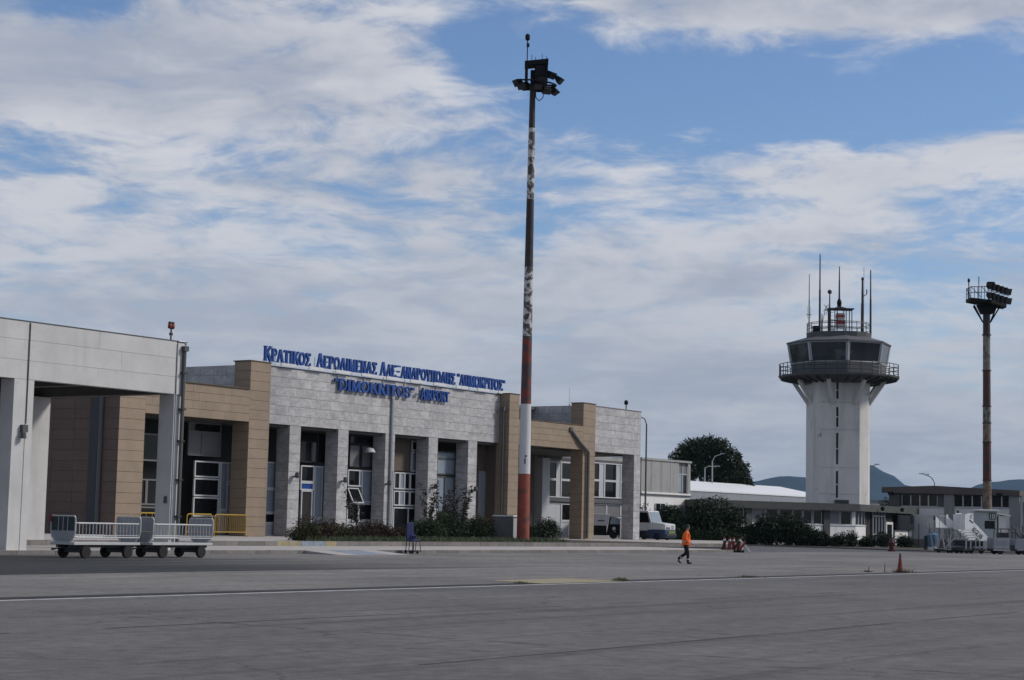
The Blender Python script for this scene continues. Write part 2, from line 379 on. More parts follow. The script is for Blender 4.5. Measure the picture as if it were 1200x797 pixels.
# ------------------------------------------------------------------ mesh helpers
class MB:
    def __init__(s):
        s.v = []; s.f = []
    def add(s, vs, fs):
        o = len(s.v)
        s.v += [tuple(p) for p in vs]
        s.f += [tuple(i + o for i in q) for q in fs]
        return s
    def box(s, x0, x1, y0, y1, z0, z1):
        x0, x1 = min(x0, x1), max(x0, x1); y0, y1 = min(y0, y1), max(y0, y1); z0, z1 = min(z0, z1), max(z0, z1)
        return s.add([(x0, y0, z0), (x1, y0, z0), (x1, y1, z0), (x0, y1, z0), (x0, y0, z1), (x1, y0, z1), (x1, y1, z1), (x0, y1, z1)],
                     [(0, 3, 2, 1), (4, 5, 6, 7), (0, 1, 5, 4), (1, 2, 6, 5), (2, 3, 7, 6), (3, 0, 4, 7)])
    def obox(s, c, size, mt):
        a, b, d = (q / 2 for q in size)
        vs = [Vector(c) + mt @ Vector((i * a, j * b, k * d)) for k in (-1, 1) for i, j in ((-1, -1), (1, -1), (1, 1), (-1, 1))]
        return s.add(vs, [(0, 3, 2, 1), (4, 5, 6, 7), (0, 1, 5, 4), (1, 2, 6, 5), (2, 3, 7, 6), (3, 0, 4, 7)])
    def tube(s, p0, p1, r0, r1=None, n=8):
        r1 = r0 if r1 is None else r1
        p0 = Vector(p0); p1 = Vector(p1)
        d = (p1 - p0).normalized()
        a = d.orthogonal().normalized(); b = d.cross(a)
        vs = []
        for p, r in ((p0, r0), (p1, r1)):
            for i in range(n):
                t = 2 * math.pi * i / n
                vs.append(p + a * (r * math.cos(t)) + b * (r * math.sin(t)))
        fs = [(i, (i + 1) % n, n + (i + 1) % n, n + i) for i in range(n)]
        fs += [tuple(reversed(range(n))), tuple(range(n, 2 * n))]
        return s.add(vs, fs)
    def path(s, pts, r, n=6):
        for a, b in zip(pts, pts[1:]):
            s.tube(a, b, r, r, n)
        return s
    def prism(s, pts, off):
        """closed polygon pts (3d) swept by vector off"""
        n = len(pts); off = Vector(off)
        vs = [Vector(p) for p in pts] + [Vector(p) + off for p in pts]
        fs = [tuple(reversed(range(n))), tuple(range(n, 2 * n))] + [(i, (i + 1) % n, n + (i + 1) % n, n + i) for i in range(n)]
        return s.add(vs, fs)
    def lathe(s, prof, n=16, c=(0, 0), rot=0.0, close=True):
        vs = []; k = len(prof)
        for r, z in prof:
            for i in range(n):
                t = 2 * math.pi * i / n + rot
                vs.append((c[0] + r * math.cos(t), c[1] + r * math.sin(t), z))
        fs = []
        for j in range(k - 1):
            for i in range(n):
                fs.append((j * n + i, j * n + (i + 1) % n, (j + 1) * n + (i + 1) % n, (j + 1) * n + i))
        if close:
            fs.append(tuple(reversed(range(n)))); fs.append(tuple(range((k - 1) * n, k * n)))
        return s.add(vs, fs)
    def mesh(s, name, mats, smooth=False):
        me = bpy.data.meshes.new(name)
        me.from_pydata(s.v, [], s.f)
        bm = bmesh.new(); bm.from_mesh(me)
        bmesh.ops.recalc_face_normals(bm, faces=bm.faces)
        bm.to_mesh(me); bm.free()
        for q in (mats if isinstance(mats, (list, tuple)) else [mats]):
            me.materials.append(MATS[q])
        if smooth:
            for p in me.polygons:
                p.use_smooth = True
        me.update()
        return me
    def obj(s, name, mats, parent=None, loc=(0, 0, 0), rz=0.0, smooth=False, bevel=0.0):
        me = s.mesh(name, mats, smooth)
        o = bpy.data.objects.new(name, me)
        o.location = loc; o.rotation_euler = (0, 0, rz)
        if parent: o.parent = parent
        if bevel:
            bv = o.modifiers.new('bevel', 'BEVEL'); bv.width = bevel; bv.segments = 2; bv.limit_method = 'ANGLE'
        col.objects.link(o)
        return o

def link(name, me, parent=None, loc=(0, 0, 0), rz=0.0, scale=(1, 1, 1)):
    o = bpy.data.objects.new(name, me)
    o.location = loc; o.rotation_euler = (0, 0, rz); o.scale = scale
    if parent: o.parent = parent
    col.objects.link(o)
    return o
def tag(o, label, cat, group=None, kind=None):
    o['label'] = label; o['category'] = cat
    if group: o['group'] = group
    if kind: o['kind'] = kind
    return o
def thing(name, label, cat, loc=(0, 0, 0), rz=0.0, group=None):
    o = bpy.data.objects.new(name, None)
    o.empty_display_size = 0.5
    o.location = loc; o.rotation_euler = (0, 0, rz)
    col.objects.link(o)
    return tag(o, label, cat, group)
def structure(o, label=None):
    o['kind'] = 'structure'
    if label: o['label'] = label
    return o
def copy_tree(o, parent=None, loc=None, rz=None, label=None):
    kids = list(o.children)
    c = o.copy(); col.objects.link(c)
    if parent: c.parent = parent
    if loc is not None: c.location = loc
    if rz is not None: c.rotation_euler = (0, 0, rz)
    if label: c['label'] = label
    for k in kids:
        copy_tree(k, c)
    return c

# the terminal's own frame: s runs along the facade, d is the distance square to it
TH = R(56.1)
def W(s, d, z=0.0):
    return Vector((0.5577 * s - 0.8300 * d, 0.8300 * s + 0.5577 * d, z))

def frame_obj(mb, name, mats, parent, s0, d0, z0, **k):
    """mesh written in the terminal's (s, d, z) linked under a root standing at (s0, d0, z0)"""
    mb.v = [(p[0] - s0, p[1] - d0, p[2] - z0) for p in mb.v]
    return mb.obj(name, mats, parent, **k)
def sheet(name, pts, z, material, terminal=True):
    v = [(W(a, b, z) if terminal else Vector((a, b, z))) for a, b in pts]
    mb = MB(); mb.add(v, [tuple(range(len(v)))])
    return structure(mb.obj(name, material))

# ================================================================== THE SETTING
gmb = MB()
N_ = 24
gmb.add([(9000 * math.cos(2 * math.pi * i / N_), 9000 * math.sin(2 * math.pi * i / N_) + 3000, -0.03) for i in range(N_)], [tuple(range(N_))])
structure(gmb.obj('ground', 'ground_grass'))
sheet('apron', [(-160, -260), (420, -260), (420, 140), (-160, 140)], 0.0, 'apron_asphalt')
sheet('service_road', [(-60, 28.75), (330, 28.75), (330, 56.35), (-60, 56.35)], 0.004, 'road_concrete')
sheet('yard', [(112, 56.35), (330, 56.35), (330, 130), (112, 130)], 0.004, 'yard_asphalt')
lane = [(-40, 38.9), (33, 38.8), (42, 39.1), (60, 39.0), (90, 39.0), (90, 56.1), (-40, 56.1)]
sheet('asphalt_lane', lane, 0.008, 'lane_asphalt')
sheet('white_edge_line', [(-60, 27.78), (300, 27.78), (300, 28.05), (-60, 28.05)], 0.004, 'line_white')
sheet('drain_channel', [(-60, 28.22), (300, 28.22), (300, 28.86), (-60, 28.86)], 0.006, 'drain_dark')
sheet('yellow_slab', [(43.8, 28.15), (48.4, 28.15), (48.6, 30.6), (44.4, 30.4)], 0.012, 'yellow_worn')
# sealed joints of the apron slabs, running along and across the stand
rj = random.Random(5)
def joint(name, p0, p1, w, wob):
    n = 70
    a = Vector(p0); b = Vector(p1); d = (b - a).normalized(); q = Vector((-d.y, d.x))
    L = []; Rr = []
    off = 0
    for i in range(n + 1):
        off = off * 0.8 + rj.uniform(-wob, wob)
        p = a.lerp(b, i / n) + q * off
        ww = w * rj.uniform(0.4, 1.2)
        L.append((*W(p.x + q.x * ww, p.y + q.y * ww)[:2], 0.004)); Rr.append((*W(p.x - q.x * ww, p.y - q.y * ww)[:2], 0.004))
    mb = MB(); mb.add(L + Rr, [(i, i + 1, n + 2 + i, n + 1 + i) for i in range(n) if rj.random() < .68])
    structure(mb.obj(name, 'sealant'))
for d_ in (20.5, 13.2):
    joint('pavement_joint', (-10, d_), (120, d_ + 0.15), 0.028, 0.02)
for s_ in (22.0, 52.0):
    joint('pavement_joint', (s_, -12), (s_ + 0.2, 27.7), 0.02, 0.03)
for s_ in (66, 84, 104):
    joint('pavement_joint', (s_, 28.9), (s_ + 0.1, 56.0), 0.03, 0.02)
for d_ in (34.2, 44.0):
    joint('pavement_joint', (62, d_), (200, d_ + 0.1), 0.04, 0.02)

# pavements in two steps with single kerb stones
def pavement_block(name, poly, z0, z1, material):
    mb = MB(); mb.prism([W(a, b, z0) for a, b in poly], (0, 0, z1 - z0))
    return structure(mb.obj(name, material))
low = pavement_block('lower_pavement', [(20, 56.38), (111.6, 56.38), (112.6, 57.2), (112.9, 58.5), (112.9, 66), (20, 66)], -0.02, 0.165, 'paving')
upp = pavement_block('upper_pavement', [(20, 64.7), (129.3, 64.7), (131.3, 65.6), (132.6, 68), (136, 74), (150, 77), (168, 78), (168, 92), (20, 92)], -0.02, 0.415, 'paving')
def unit_mesh(name, material, bev=0.0):
    mb = MB().box(0, 1, 0, 1, 0, 1)
    return mb.mesh(name, material)
kerb_me = unit_mesh('kerb_stone', 'kerb_stone')
kerb_y = unit_mesh('kerb_stone_yellow', 'yellow_worn')
kerb_b = unit_mesh('kerb_stone_blue', 'blue_worn')
rk = random.Random(11)
def kerb_run(parent, s0, s1, d, z0, h, paint=None, w=0.21):
    s = s0
    while s < s1 - 0.05:
        me = kerb_me
        if paint:
            for a, b, q in paint:
                if a <= s + 0.5 < b: me = q
        o = link('kerb_stone', me, parent, W(s + 0.008, d + rk.uniform(-0.006, 0.006), z0), TH, (0.984, w, h + rk.uniform(-0.005, 0.005)))
        s += 1.0
kerb_run(low, 46, 111, 56.17, -0.02, 0.19)
kerb_run(upp, 46, 129, 64.49, 0.15, 0.27, [(73.6, 75.6, kerb_y), (75.6, 77.6, kerb_b), (77.6, 79.1, kerb_y)])
# ramp up to the lower pavement with a worn blue panel
mb = MB()
mb.prism([W(66.4, 54.0, 0.010), W(66.4, 56.16, 0.010), W(66.4, 56.16, 0.166)], W(71.8, 54.0, 0.010) - W(66.4, 54.0, 0.010))
ramp = structure(mb.obj('kerb_ramp', 'paving'))
def rz_(d): return 0.010 + (d - 54.0) / 2.16 * 0.156
mb = MB(); mb.add([W(68.0, 54.15, rz_(54.15) + .004), W(70.4, 54.15, rz_(54.15) + .004), W(70.4, 56.1, rz_(56.1) + .004), W(68.0, 56.1, rz_(56.1) + .004)], [(0, 1, 2, 3)])
structure(mb.obj('blue_ramp_marking', 'blue_worn'))
sheet('yellow_crossing_mark', [(112.2, 66.3), (114.4, 66.3), (116.2, 68.4), (113.9, 68.4)], 0.420, 'yellow_worn')
mb = MB(); mb.prism([W(a, b, 0.40) for a, b in [(76.2, 64.9), (119.5, 64.9), (118, 76), (100, 77.2), (91, 77.2), (88.6, 72), (78.5, 66.8)]], (0, 0, 0.045))
structure(mb.obj('planting_bed', 'soil'))

# ================================================================== TERMINAL
S0, D0, Z0 = 107.0, 79.0, 0.42
term = thing('airport_terminal', 'long terminal of pale marble and beige stone frames with square columns', 'terminal building', W(S0, D0, Z0), TH)
def T(mb, name, mats, parent=None, **k):
    if parent is None:
        return frame_obj(mb, name, mats, term, S0, D0, Z0, **k)
    return frame_obj(mb, name, mats, parent, S0, D0, Z0, **k)
def TC(me, name, parent, s, d, z, sx, sy, sz):
    return link(name, me, parent, (s - S0, d - D0, z - Z0), 0, (sx, sy, sz))
tile_marble = unit_mesh('marble_tile', 'marble')
tile_sand = unit_mesh('sandstone_tile', 'sandstone')
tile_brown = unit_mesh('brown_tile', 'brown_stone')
rt_ = random.Random(21)
GAP = 0.020
def clad_front(parent, me, name, s0, s1, z0, z1, d, nx, nz, th=0.03, bond=False):
    """tiles on a face that looks towards the apron (core face at d, tiles stand proud of it)"""
    h = (z1 - z0) / nz; w = (s1 - s0) / nx
    for k in range(nz):
        if bond and k % 2 and nx > 1:
            edges = [s0] + [s0 + w * (i + 0.5) for i in range(nx)] + [s1]
        else:
            edges = [s0 + w * i for i in range(nx + 1)]
        for a, b in zip(edges, edges[1:]):
            t = th + rt_.uniform(-0.004, 0.004)
            TC(me, name, parent, a + GAP / 5, d - t, z0 + h * k + GAP / 2, b - a - GAP * .4, t - 0.001, h - GAP)
def clad_side(parent, me, name, d0, d1, z0, z1, s, nx, nz, th=0.03, bond=False):
    """tiles on a face that looks back along the facade (core face at s)"""
    h = (z1 - z0) / nz; w = (d1 - d0) / nx
    for k in range(nz):
        for i in range(nx):
            t = th + rt_.uniform(-0.004, 0.004)
            TC(me, name, parent, s - t, d0 + w * i + GAP / 2, z0 + h * k + GAP / 2, t - 0.001, w - GAP, h - GAP)

# --- sandstone frame, first bay
fr = T(MB().box(76.13, 78.17, 78.93, 100, 0.42, 9.8).box(78.17, 87.39, 78.93, 80.0, 7.72, 9.8).box(87.42, 89.32, 78.93, 80.3, 0.42, 11.64), 'stone_frame', 'sandstone_core')
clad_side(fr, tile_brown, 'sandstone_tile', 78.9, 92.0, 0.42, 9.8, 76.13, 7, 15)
clad_front(fr, tile_sand, 'sandstone_tile', 76.1, 78.2, 0.42, 9.8, 78.93, 1, 15)
clad_front(fr, tile_sand, 'sandstone_tile', 78.2, 87.4, 7.72, 9.8, 78.93, 8, 4, bond=True)
clad_front(fr, tile_sand, 'sandstone_tile', 87.4, 89.35, 0.42, 11.64, 78.93, 1, 18)
clad_side(fr, tile_sand, 'sandstone_tile', 78.93, 80.3, 0.42, 7.7, 87.42, 1, 12)
clad_side(fr, tile_sand, 'sandstone_tile', 78.93, 80.3, 9.83, 11.64, 87.42, 1, 3)
for q in ((76.0, 87.36, 78.82, 80.05, 9.803, 9.87), (87.34, 89.38, 78.86, 80.4, 11.643, 11.71)):
    T(MB().box(*q), 'coping', 'sandstone_core')
# --- second frame
fr2 = T(MB().box(117.33, 118.67, 78.93, 80.1, 0.42, 11.64).box(118.7, 128.3, 78.93, 80.0, 7.76, 9.75).box(128.33, 130.22, 78.93, 80.1, 0.42, 11.64), 'stone_frame', 'sandstone_core')
clad_front(fr2, tile_sand, 'sandstone_tile', 117.3, 118.7, 0.42, 11.64, 78.93, 1, 18)
clad_side(fr2, tile_sand, 'sandstone_tile', 78.93, 80.1, 0.42, 11.64, 117.33, 1, 18)
clad_front(fr2, tile_sand, 'sandstone_tile', 118.7, 128.3, 7.76, 9.75, 78.93, 8, 4, bond=True)
clad_front(fr2, tile_sand, 'sandstone_tile', 128.3, 130.25, 0.42, 11.64, 78.93, 2, 18)
clad_side(fr2, tile_sand, 'sandstone_tile', 78.93, 80.1, 0.42, 7.74, 128.33, 1, 12)
clad_side(fr2, tile_sand, 'sandstone_tile', 78.93, 80.1, 9.78, 11.64, 128.33, 1, 3)
for q in ((117.26, 118.74, 78.86, 80.15, 11.643, 11.71), (118.76, 128.25, 78.86, 80.05, 9.753, 9.82), (128.26, 130.29, 78.86, 80.15, 11.643, 11.71)):
    T(MB().box(*q), 'coping', 'sandstone_core')
# --- marble volumes
mw = T(MB().box(89.36, 117.27, 79.83, 96.0, 7.80, 11.56), 'marble_wall', 'marble_core')
clad_front(mw, tile_marble, 'marble_tile', 89.36, 117.27, 7.80, 11.56, 79.83, 27, 6, bond=True)
T(MB().box(88.2, 89.33, 80.45, 98, 8.0, 11.5), 'marble_wall', 'marble_core')
clad_side(mw, tile_marble, 'parapet_tile', 80.5, 97, 9.0, 11.5, 88.2, 14, 4)
mw2 = T(MB().box(130.28, 138.0, 79.0, 86.5, 7.72, 11.5), 'marble_wall', 'marble_core')
clad_front(mw2, tile_marble, 'marble_tile', 130.28, 138.0, 7.72, 11.5, 79.0, 7, 6, bond=True)
T(MB().box(128.9, 130.2, 80.15, 98, 8.0, 11.5), 'marble_wall', 'marble_core')
clad_side(mw2, tile_marble, 'parapet_tile', 80.2, 97, 9.0, 11.5, 128.9, 14, 4)
for q in ((89.3, 117.3, 79.76, 79.95, 11.563, 11.63), (130.3, 138.06, 78.93, 79.1, 11.503, 11.57)):
    T(MB().box(*q), 'coping', 'marble_core')
# --- columns of the marble volumes
for c0, c1 in ((92.45, 93.58), (97.55, 98.67), (102.86, 103.96), (108.06, 109.2), (113.13, 114.3)):
    c = T(MB().box(c0 + .03, c1, 79.83, 80.93, 0.42, 7.80), 'column', 'marble_core')
    clad_front(c, tile_marble, 'column_tile', c0, c1, 0.42, 7.797, 79.83, 1, 12)
    clad_side(c, tile_marble, 'column_tile', 79.83, 80.93, 0.42, 7.797, c0 + .03, 1, 12)
c = T(MB().box(136.95, 138.0, 79.0, 80.15, 0.42, 7.72), 'column', 'marble_core')
clad_front(c, tile_marble, 'column_tile', 136.92, 138.0, 0.42, 7.717, 79.0, 1, 12)
clad_side(c, tile_marble, 'column_tile', 79.0, 80.15, 0.42, 7.717, 136.95, 1, 12)
# --- roof slab, soffits, back walls
T(MB().box(78.2, 117.2, 80.02, 100, 7.62, 7.79).box(118.75, 138.0, 80.12, 98, 7.60, 7.71), 'soffit', 'soffit_shade_grey')
T(MB().box(88.25, 130, 84.0, 100, 11.2, 11.45), 'roof', 'soffit_shade_grey')
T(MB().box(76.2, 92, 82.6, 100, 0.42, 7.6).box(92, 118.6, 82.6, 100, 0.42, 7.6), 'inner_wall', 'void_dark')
T(MB().box(117.4, 133.6, 87.05, 98, 0.42, 7.6).box(117.45, 119.3, 80.2, 87, 0.42, 7.6), 'inner_wall', 'brown_wall')
T(MB().box(133.6, 152.2, 87.05, 98, 0.42, 7.6), 'inner_wall', 'shed_grey')
T(MB().box(135.1, 150.4, 86.95, 87.04, 7.36, 7.58), 'shade_strip', 'hangar_dark')  # added dark strip imitating the shade above the arcade windows

# --- glazing
def glazing(name, d, cells, parent=None, fw=0.09, depth=0.12, framemat='frame_white'):
    """one window: a frame of bars round every cell, one pane (or panel) in each"""
    fm = MB()
    segs = []
    for (a, b, z0, z1, kind) in cells:
        if kind == 'void': continue
        h = fw / 2
        fm.box(a - h, a + h, d - depth, d, z0 - h, z1 + h)
        fm.box(b - h, b + h, d - depth + .004, d + .004, z0 - h, z1 + h)
        fm.box(a + h, b - h, d - depth + .002, d + .002, z0 - h, z0 + h)
        fm.box(a + h, b - h, d - depth + .006, d + .006, z1 - h, z1 + h)
    f = T(fm, name, framemat)
    for (a, b, z0, z1, kind) in cells:
        h = fw / 2
        if kind == 'void': continue
        pm = MB().box(a + h, b - h, d - 0.055, d - 0.03, z0 + h, z1 - h)
        nm = {'glass_dark': 'pane', 'glass_sky_painted': 'pane', 'blind_grey': 'blind', 'panel_white': 'panel', 'sign_blue': 'door_sign', 'void_dark': 'doorway'}.get(kind, 'panel')
        frame_obj(pm, nm, kind, f, S0, D0, Z0)
    return f
GD, GP, BL, PW, VD = 'glass_dark', 'glass_sky_painted', 'blind_grey', 'panel_white', 'void_dark'
# first frame bay
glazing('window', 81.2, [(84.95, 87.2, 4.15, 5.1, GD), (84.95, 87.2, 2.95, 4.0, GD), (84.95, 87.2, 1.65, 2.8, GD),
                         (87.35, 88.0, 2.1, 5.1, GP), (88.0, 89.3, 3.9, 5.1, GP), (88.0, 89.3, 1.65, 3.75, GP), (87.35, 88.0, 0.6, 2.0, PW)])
glazing('window', 81.3, [(84.4, 85.6, 5.5, 6.9, BL), (85.7, 87.3, 5.5, 6.9, BL), (84.4, 87.3, 7.0, 7.55, GD)], framemat='blind_grey')
glazing('window', 81.2, [(79.3, 80.7, 2.3, 3.8, GD), (80.8, 82.3, 2.3, 3.8, GD), (79.3, 82.3, 0.9, 2.1, GD), (79.3, 82.3, 5.0, 6.6, GD)], framemat='blind_grey')
# marble bays
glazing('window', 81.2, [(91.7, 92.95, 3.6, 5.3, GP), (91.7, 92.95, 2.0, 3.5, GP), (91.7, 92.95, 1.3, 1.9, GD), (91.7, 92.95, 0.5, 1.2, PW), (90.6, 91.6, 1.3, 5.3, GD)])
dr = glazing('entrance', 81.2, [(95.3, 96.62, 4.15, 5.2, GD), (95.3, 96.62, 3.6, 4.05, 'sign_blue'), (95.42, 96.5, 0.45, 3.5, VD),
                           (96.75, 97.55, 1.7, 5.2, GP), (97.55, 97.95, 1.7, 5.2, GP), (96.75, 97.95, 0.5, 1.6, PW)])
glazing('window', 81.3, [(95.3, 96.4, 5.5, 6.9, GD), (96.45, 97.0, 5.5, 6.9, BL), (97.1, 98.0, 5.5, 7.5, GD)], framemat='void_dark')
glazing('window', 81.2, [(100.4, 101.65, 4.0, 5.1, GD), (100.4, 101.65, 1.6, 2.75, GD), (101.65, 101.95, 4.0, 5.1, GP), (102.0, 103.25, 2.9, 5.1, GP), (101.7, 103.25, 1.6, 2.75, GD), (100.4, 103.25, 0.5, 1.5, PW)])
aw = MB()   # awning sash, hinged at its head and pushed out at the foot
for q in (0.05, 1.2):
    aw.obox((100.4 + q, 80.90, 3.32), (0.08, 0.06, 1.12), Matrix.Rotation(R(-28), 3, 'X'))
aw.box(100.41, 101.63, 81.1, 81.18, 3.78, 3.86).box(100.41, 101.63, 80.60, 80.68, 2.80, 2.88)
sash = T(aw, 'awning_sash', 'frame_white')
frame_obj(MB().obox((101.02, 80.89, 3.33), (1.06, 0.02, 1.02), Matrix.Rotation(R(-28), 3, 'X')), 'pane', GD, sash, S0, D0, Z0)
glazing('window', 81.3, [(100.6, 101.8, 5.35, 6.9, BL), (101.95, 103.2, 5.35, 6.9, BL), (100.6, 103.2, 7.0, 7.55, GD)], framemat='void_dark')
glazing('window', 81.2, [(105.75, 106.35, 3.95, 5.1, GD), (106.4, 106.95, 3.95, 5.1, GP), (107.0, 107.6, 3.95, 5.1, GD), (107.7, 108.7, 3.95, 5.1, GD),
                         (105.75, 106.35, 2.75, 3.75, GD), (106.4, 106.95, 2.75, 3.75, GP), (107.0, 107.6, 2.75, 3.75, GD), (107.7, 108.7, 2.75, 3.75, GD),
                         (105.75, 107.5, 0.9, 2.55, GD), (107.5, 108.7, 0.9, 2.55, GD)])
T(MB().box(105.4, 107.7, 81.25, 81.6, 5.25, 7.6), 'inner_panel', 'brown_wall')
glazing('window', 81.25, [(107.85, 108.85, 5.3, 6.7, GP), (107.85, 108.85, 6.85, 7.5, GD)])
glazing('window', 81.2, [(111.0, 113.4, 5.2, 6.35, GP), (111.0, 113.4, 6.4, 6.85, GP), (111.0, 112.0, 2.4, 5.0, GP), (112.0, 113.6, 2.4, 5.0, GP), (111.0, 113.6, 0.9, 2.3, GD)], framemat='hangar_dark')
T(MB().box(115.8, 118.9, 81.15, 81.5, 0.42, 7.6), 'inner_panel', 'brown_wall')
T(MB().box(116.5, 117.7, 81.10, 81.16, 0.42, 5.6), 'door', 'panel_grey')
# arcade behind the second frame and under the right-hand marble volume
T(MB().box(133.85, 135.05, 86.4, 87.04, 0.42, 7.35), 'pilaster', 'panel_white')
glazing('window', 87.0, [(135.6, 136.9, 5.6, 7.1, GD), (135.6, 136.9, 4.0, 5.5, GD), (137.75, 139.6, 5.6, 7.1, GD), (137.75, 139.6, 4.0, 5.5, GD), (136.95, 137.7, 4.0, 7.1, PW)])
glazing('window', 87.0, [(142.8, 144.3, 5.75, 7.3, GD), (142.8, 144.3, 4.15, 5.65, GD), (144.35, 145.2, 4.15, 7.3, PW), (145.3, 147.4, 5.75, 7.3, GD), (145.3, 147.4, 4.15, 5.65, GD),
                         (147.45, 148.2, 4.15, 7.3, PW), (148.3, 149.6, 5.75, 7.3, GD), (148.3, 149.6, 4.15, 5.65, GD)])
T(MB().box(135.2, 150.4, 86.7, 87.03, 3.6, 3.9), 'ledge', 'hangar_dark')
glazing('door', 87.0, [(135.3, 137.8, 0.5, 3.45, PW), (137.9, 139.5, 1.95, 3.4, GD), (137.9, 139.5, 0.5, 1.85, PW)])
glazing('window', 87.0, [(143.3, 145.6, 2.3, 3.5, BL), (145.75, 148.2, 2.3, 3.5, BL), (148.3, 149.4, 0.5, 3.5, PW)])
# --- pipes and fittings
T(MB().tube((103.45, 79.70, 0.42), (103.45, 79.70, 10.3), 0.11).box(103.3, 103.6, 79.62, 79.82, 10.3, 10.55), 'downpipe', 'steel_galv')
T(MB().tube((103.75, 79.74, 0.42), (103.75, 79.74, 5.2), 0.05), 'downpipe', 'frame_white')
T(MB().path([(126.3, 78.84, 9.3), (127.6, 78.72, 8.3), (128.9, 78.72, 7.6), (128.9, 78.72, 0.5)], 0.13, 8), 'downpipe', 'hangar_dark')
T(MB().box(126.1, 126.5, 78.75, 78.9, 9.2, 9.5), 'gutter_outlet', 'hangar_dark')
T(MB().tube((117.05, 79.3, 0.5), (117.05, 79.3, 10.6), 0.09).box(116.9, 117.2, 79.15, 79.45, 10.3, 10.6), 'downpipe', 'hangar_dark')
T(MB().tube((75.98, 80.3, .42), (75.98, 80.3, 9.2), .14), 'downpipe', 'hangar_dark')
T(MB().box(75.95, 76.09, 80.5, 81.2, .42, 9.3), 'downpipe', 'steel_dark')
for s_, z_ in ((92.95, 4.35), (98.05, 4.2), (103.0, 4.15), (108.6, 4.05), (113.75, 4.0)):
    w = T(MB().box(s_ - .06, s_ + .06, 79.55, 79.83, z_, z_ + .1).lathe([(0.02, z_ + .35), (0.14, z_ + .3), (0.17, z_ + 0.05), (0.10, z_ - .05)], 10, (s_, 79.45)), 'wall_lamp', 'hangar_dark')
T(MB().lathe([(0.03, 6.75), (0.28, 6.68), (0.42, 6.45), (0.40, 6.40)], 14, (102.1, 80.6)), 'dish', 'panel_white')

# ================================================================== ROOF LETTERING
def arc(cx, cy, rx, ry, a0, a1, n=9):
    return [(cx + rx * math.cos(R(a0 + (a1 - a0) * i / n)), cy + ry * math.sin(R(a0 + (a1 - a0) * i / n))) for i in range(n + 1)]
HV, LT = 0.215, 0.12
def ST(x): return [(((x, 0), (x, 1)), HV), (((x - .16, .035), (x + .16, .035)), .07), (((x - .16, .965), (x + .16, .965)), .07)]
def SF(x, y): return [(((x - .14, y), (x + .14, y)), .07)]
GL = {
 'I': (0.40, ST(.2)), 'K': (.86, ST(.18) + [(((.24, .42), (.74, .98)), LT), (((.40, .58), (.80, .02)), HV)] + SF(.76, .965) + SF(.80, .035)),
 'P': (.74, ST(.18) + [(tuple([(.2, .95)] + arc(.38, .72, .27, .23, 90, -90) + [(.2, .49)]), .13)]),
 'R': (.84, ST(.18) + [(tuple([(.2, .95)] + arc(.38, .74, .25, .21, 90, -90) + [(.2, .53)]), .12), (((.42, .52), (.76, .02)), HV)] + SF(.78, .035)),
 'A': (.88, [(((.12, .02), (.42, .98)), LT), (((.44, .98), (.75, .02)), HV), (((.24, .33), (.64, .33)), .08)] + SF(.12, .035) + SF(.76, .035)),
 'L': (.88, [(((.12, .02), (.42, .98)), LT), (((.44, .98), (.75, .02)), HV)] + SF(.12, .035) + SF(.76, .035)),
 'Dl': (.88, [(((.10, .04), (.42, .98)), LT), (((.44, .98), (.76, .04)), HV), (((.06, .05), (.84, .05)), .10)]),
 'T': (.78, [(((.39, 0), (.39, 1)), HV), (((.06, .95), (.72, .95)), .10), (((.07, .80), (.07, .96)), .07), (((.71, .80), (.71, .96)), .07)] + SF(.39, .035)),
 'O': (.88, [(tuple(arc(.43, .5, .33, .43, 0, 360, 16)), .155)]),
 'S_': (.76, [(((.08, .95), (.64, .95)), .10), (((.08, .05), (.66, .05)), .10), (((.14, .93), (.44, .50)), HV), (((.44, .50), (.13, .08)), LT), (((.64, .78), (.64, .96)), .07), (((.67, .04), (.67, .24)), .07)]),
 'E': (.74, ST(.18) + [(((.2, .95), (.62, .95)), .10), (((.2, .5), (.50, .5)), .09), (((.2, .05), (.64, .05)), .10), (((.62, .80), (.62, .95)), .07), (((.65, .05), (.65, .22)), .07)]),
 'M': (1.0, [(((.15, .02), (.15, .98)), LT), (((.18, .98), (.47, .05)), HV), (((.47, .05), (.78, .98)), LT), (((.82, 0), (.82, 1)), HV)] + SF(.15, .035) + SF(.82, .035) + SF(.12, .965) + SF(.84, .965)),
 'N': (.86, [(((.15, .02), (.15, .98)), LT), (((.18, .96), (.66, .05)), HV), (((.70, .02), (.70, .98)), LT)] + SF(.15, .035) + SF(.12, .965) + SF(.70, .965)),
 'X_': (.76, [(((.08, .94), (.66, .94)), .13), (((.18, .5), (.56, .5)), .13), (((.08, .06), (.66, .06)), .13)]),
 'U_': (.82, [(((.12, .98), (.40, .48)), HV), (((.70, .98), (.42, .48)), LT), (((.41, 0), (.41, .52)), HV)] + SF(.41, .035) + SF(.14, .965) + SF(.70, .965)),
 'P_': (.88, [(((.18, 0), (.18, 1)), HV), (((.70, 0), (.70, 1)), HV), (((.05, .95), (.83, .95)), .11)] + SF(.18, .035) + SF(.70, .035)),
 'H': (.88, ST(.18) + ST(.70) + [(((.2, .5), (.7, .5)), .09)]),
 'D': (.86, ST(.18) + [(tuple([(.2, .95)] + arc(.36, .5, .40, .45, 90, -90) + [(.2, .05)]), .14)]),
 'S': (.70, [(tuple(arc(.34, .73, .21, .22, 20, 270, 9) + arc(.34, .27, .23, .23, 90, -160, 9)), .145)]),
 '"': (.42, [(((.10, .98), (.14, .72)), .13), (((.28, .98), (.32, .72)), .13)]),
 '-': (.50, [(((.06, .45), (.42, .45)), .11)]),
}
GCACHE = {}
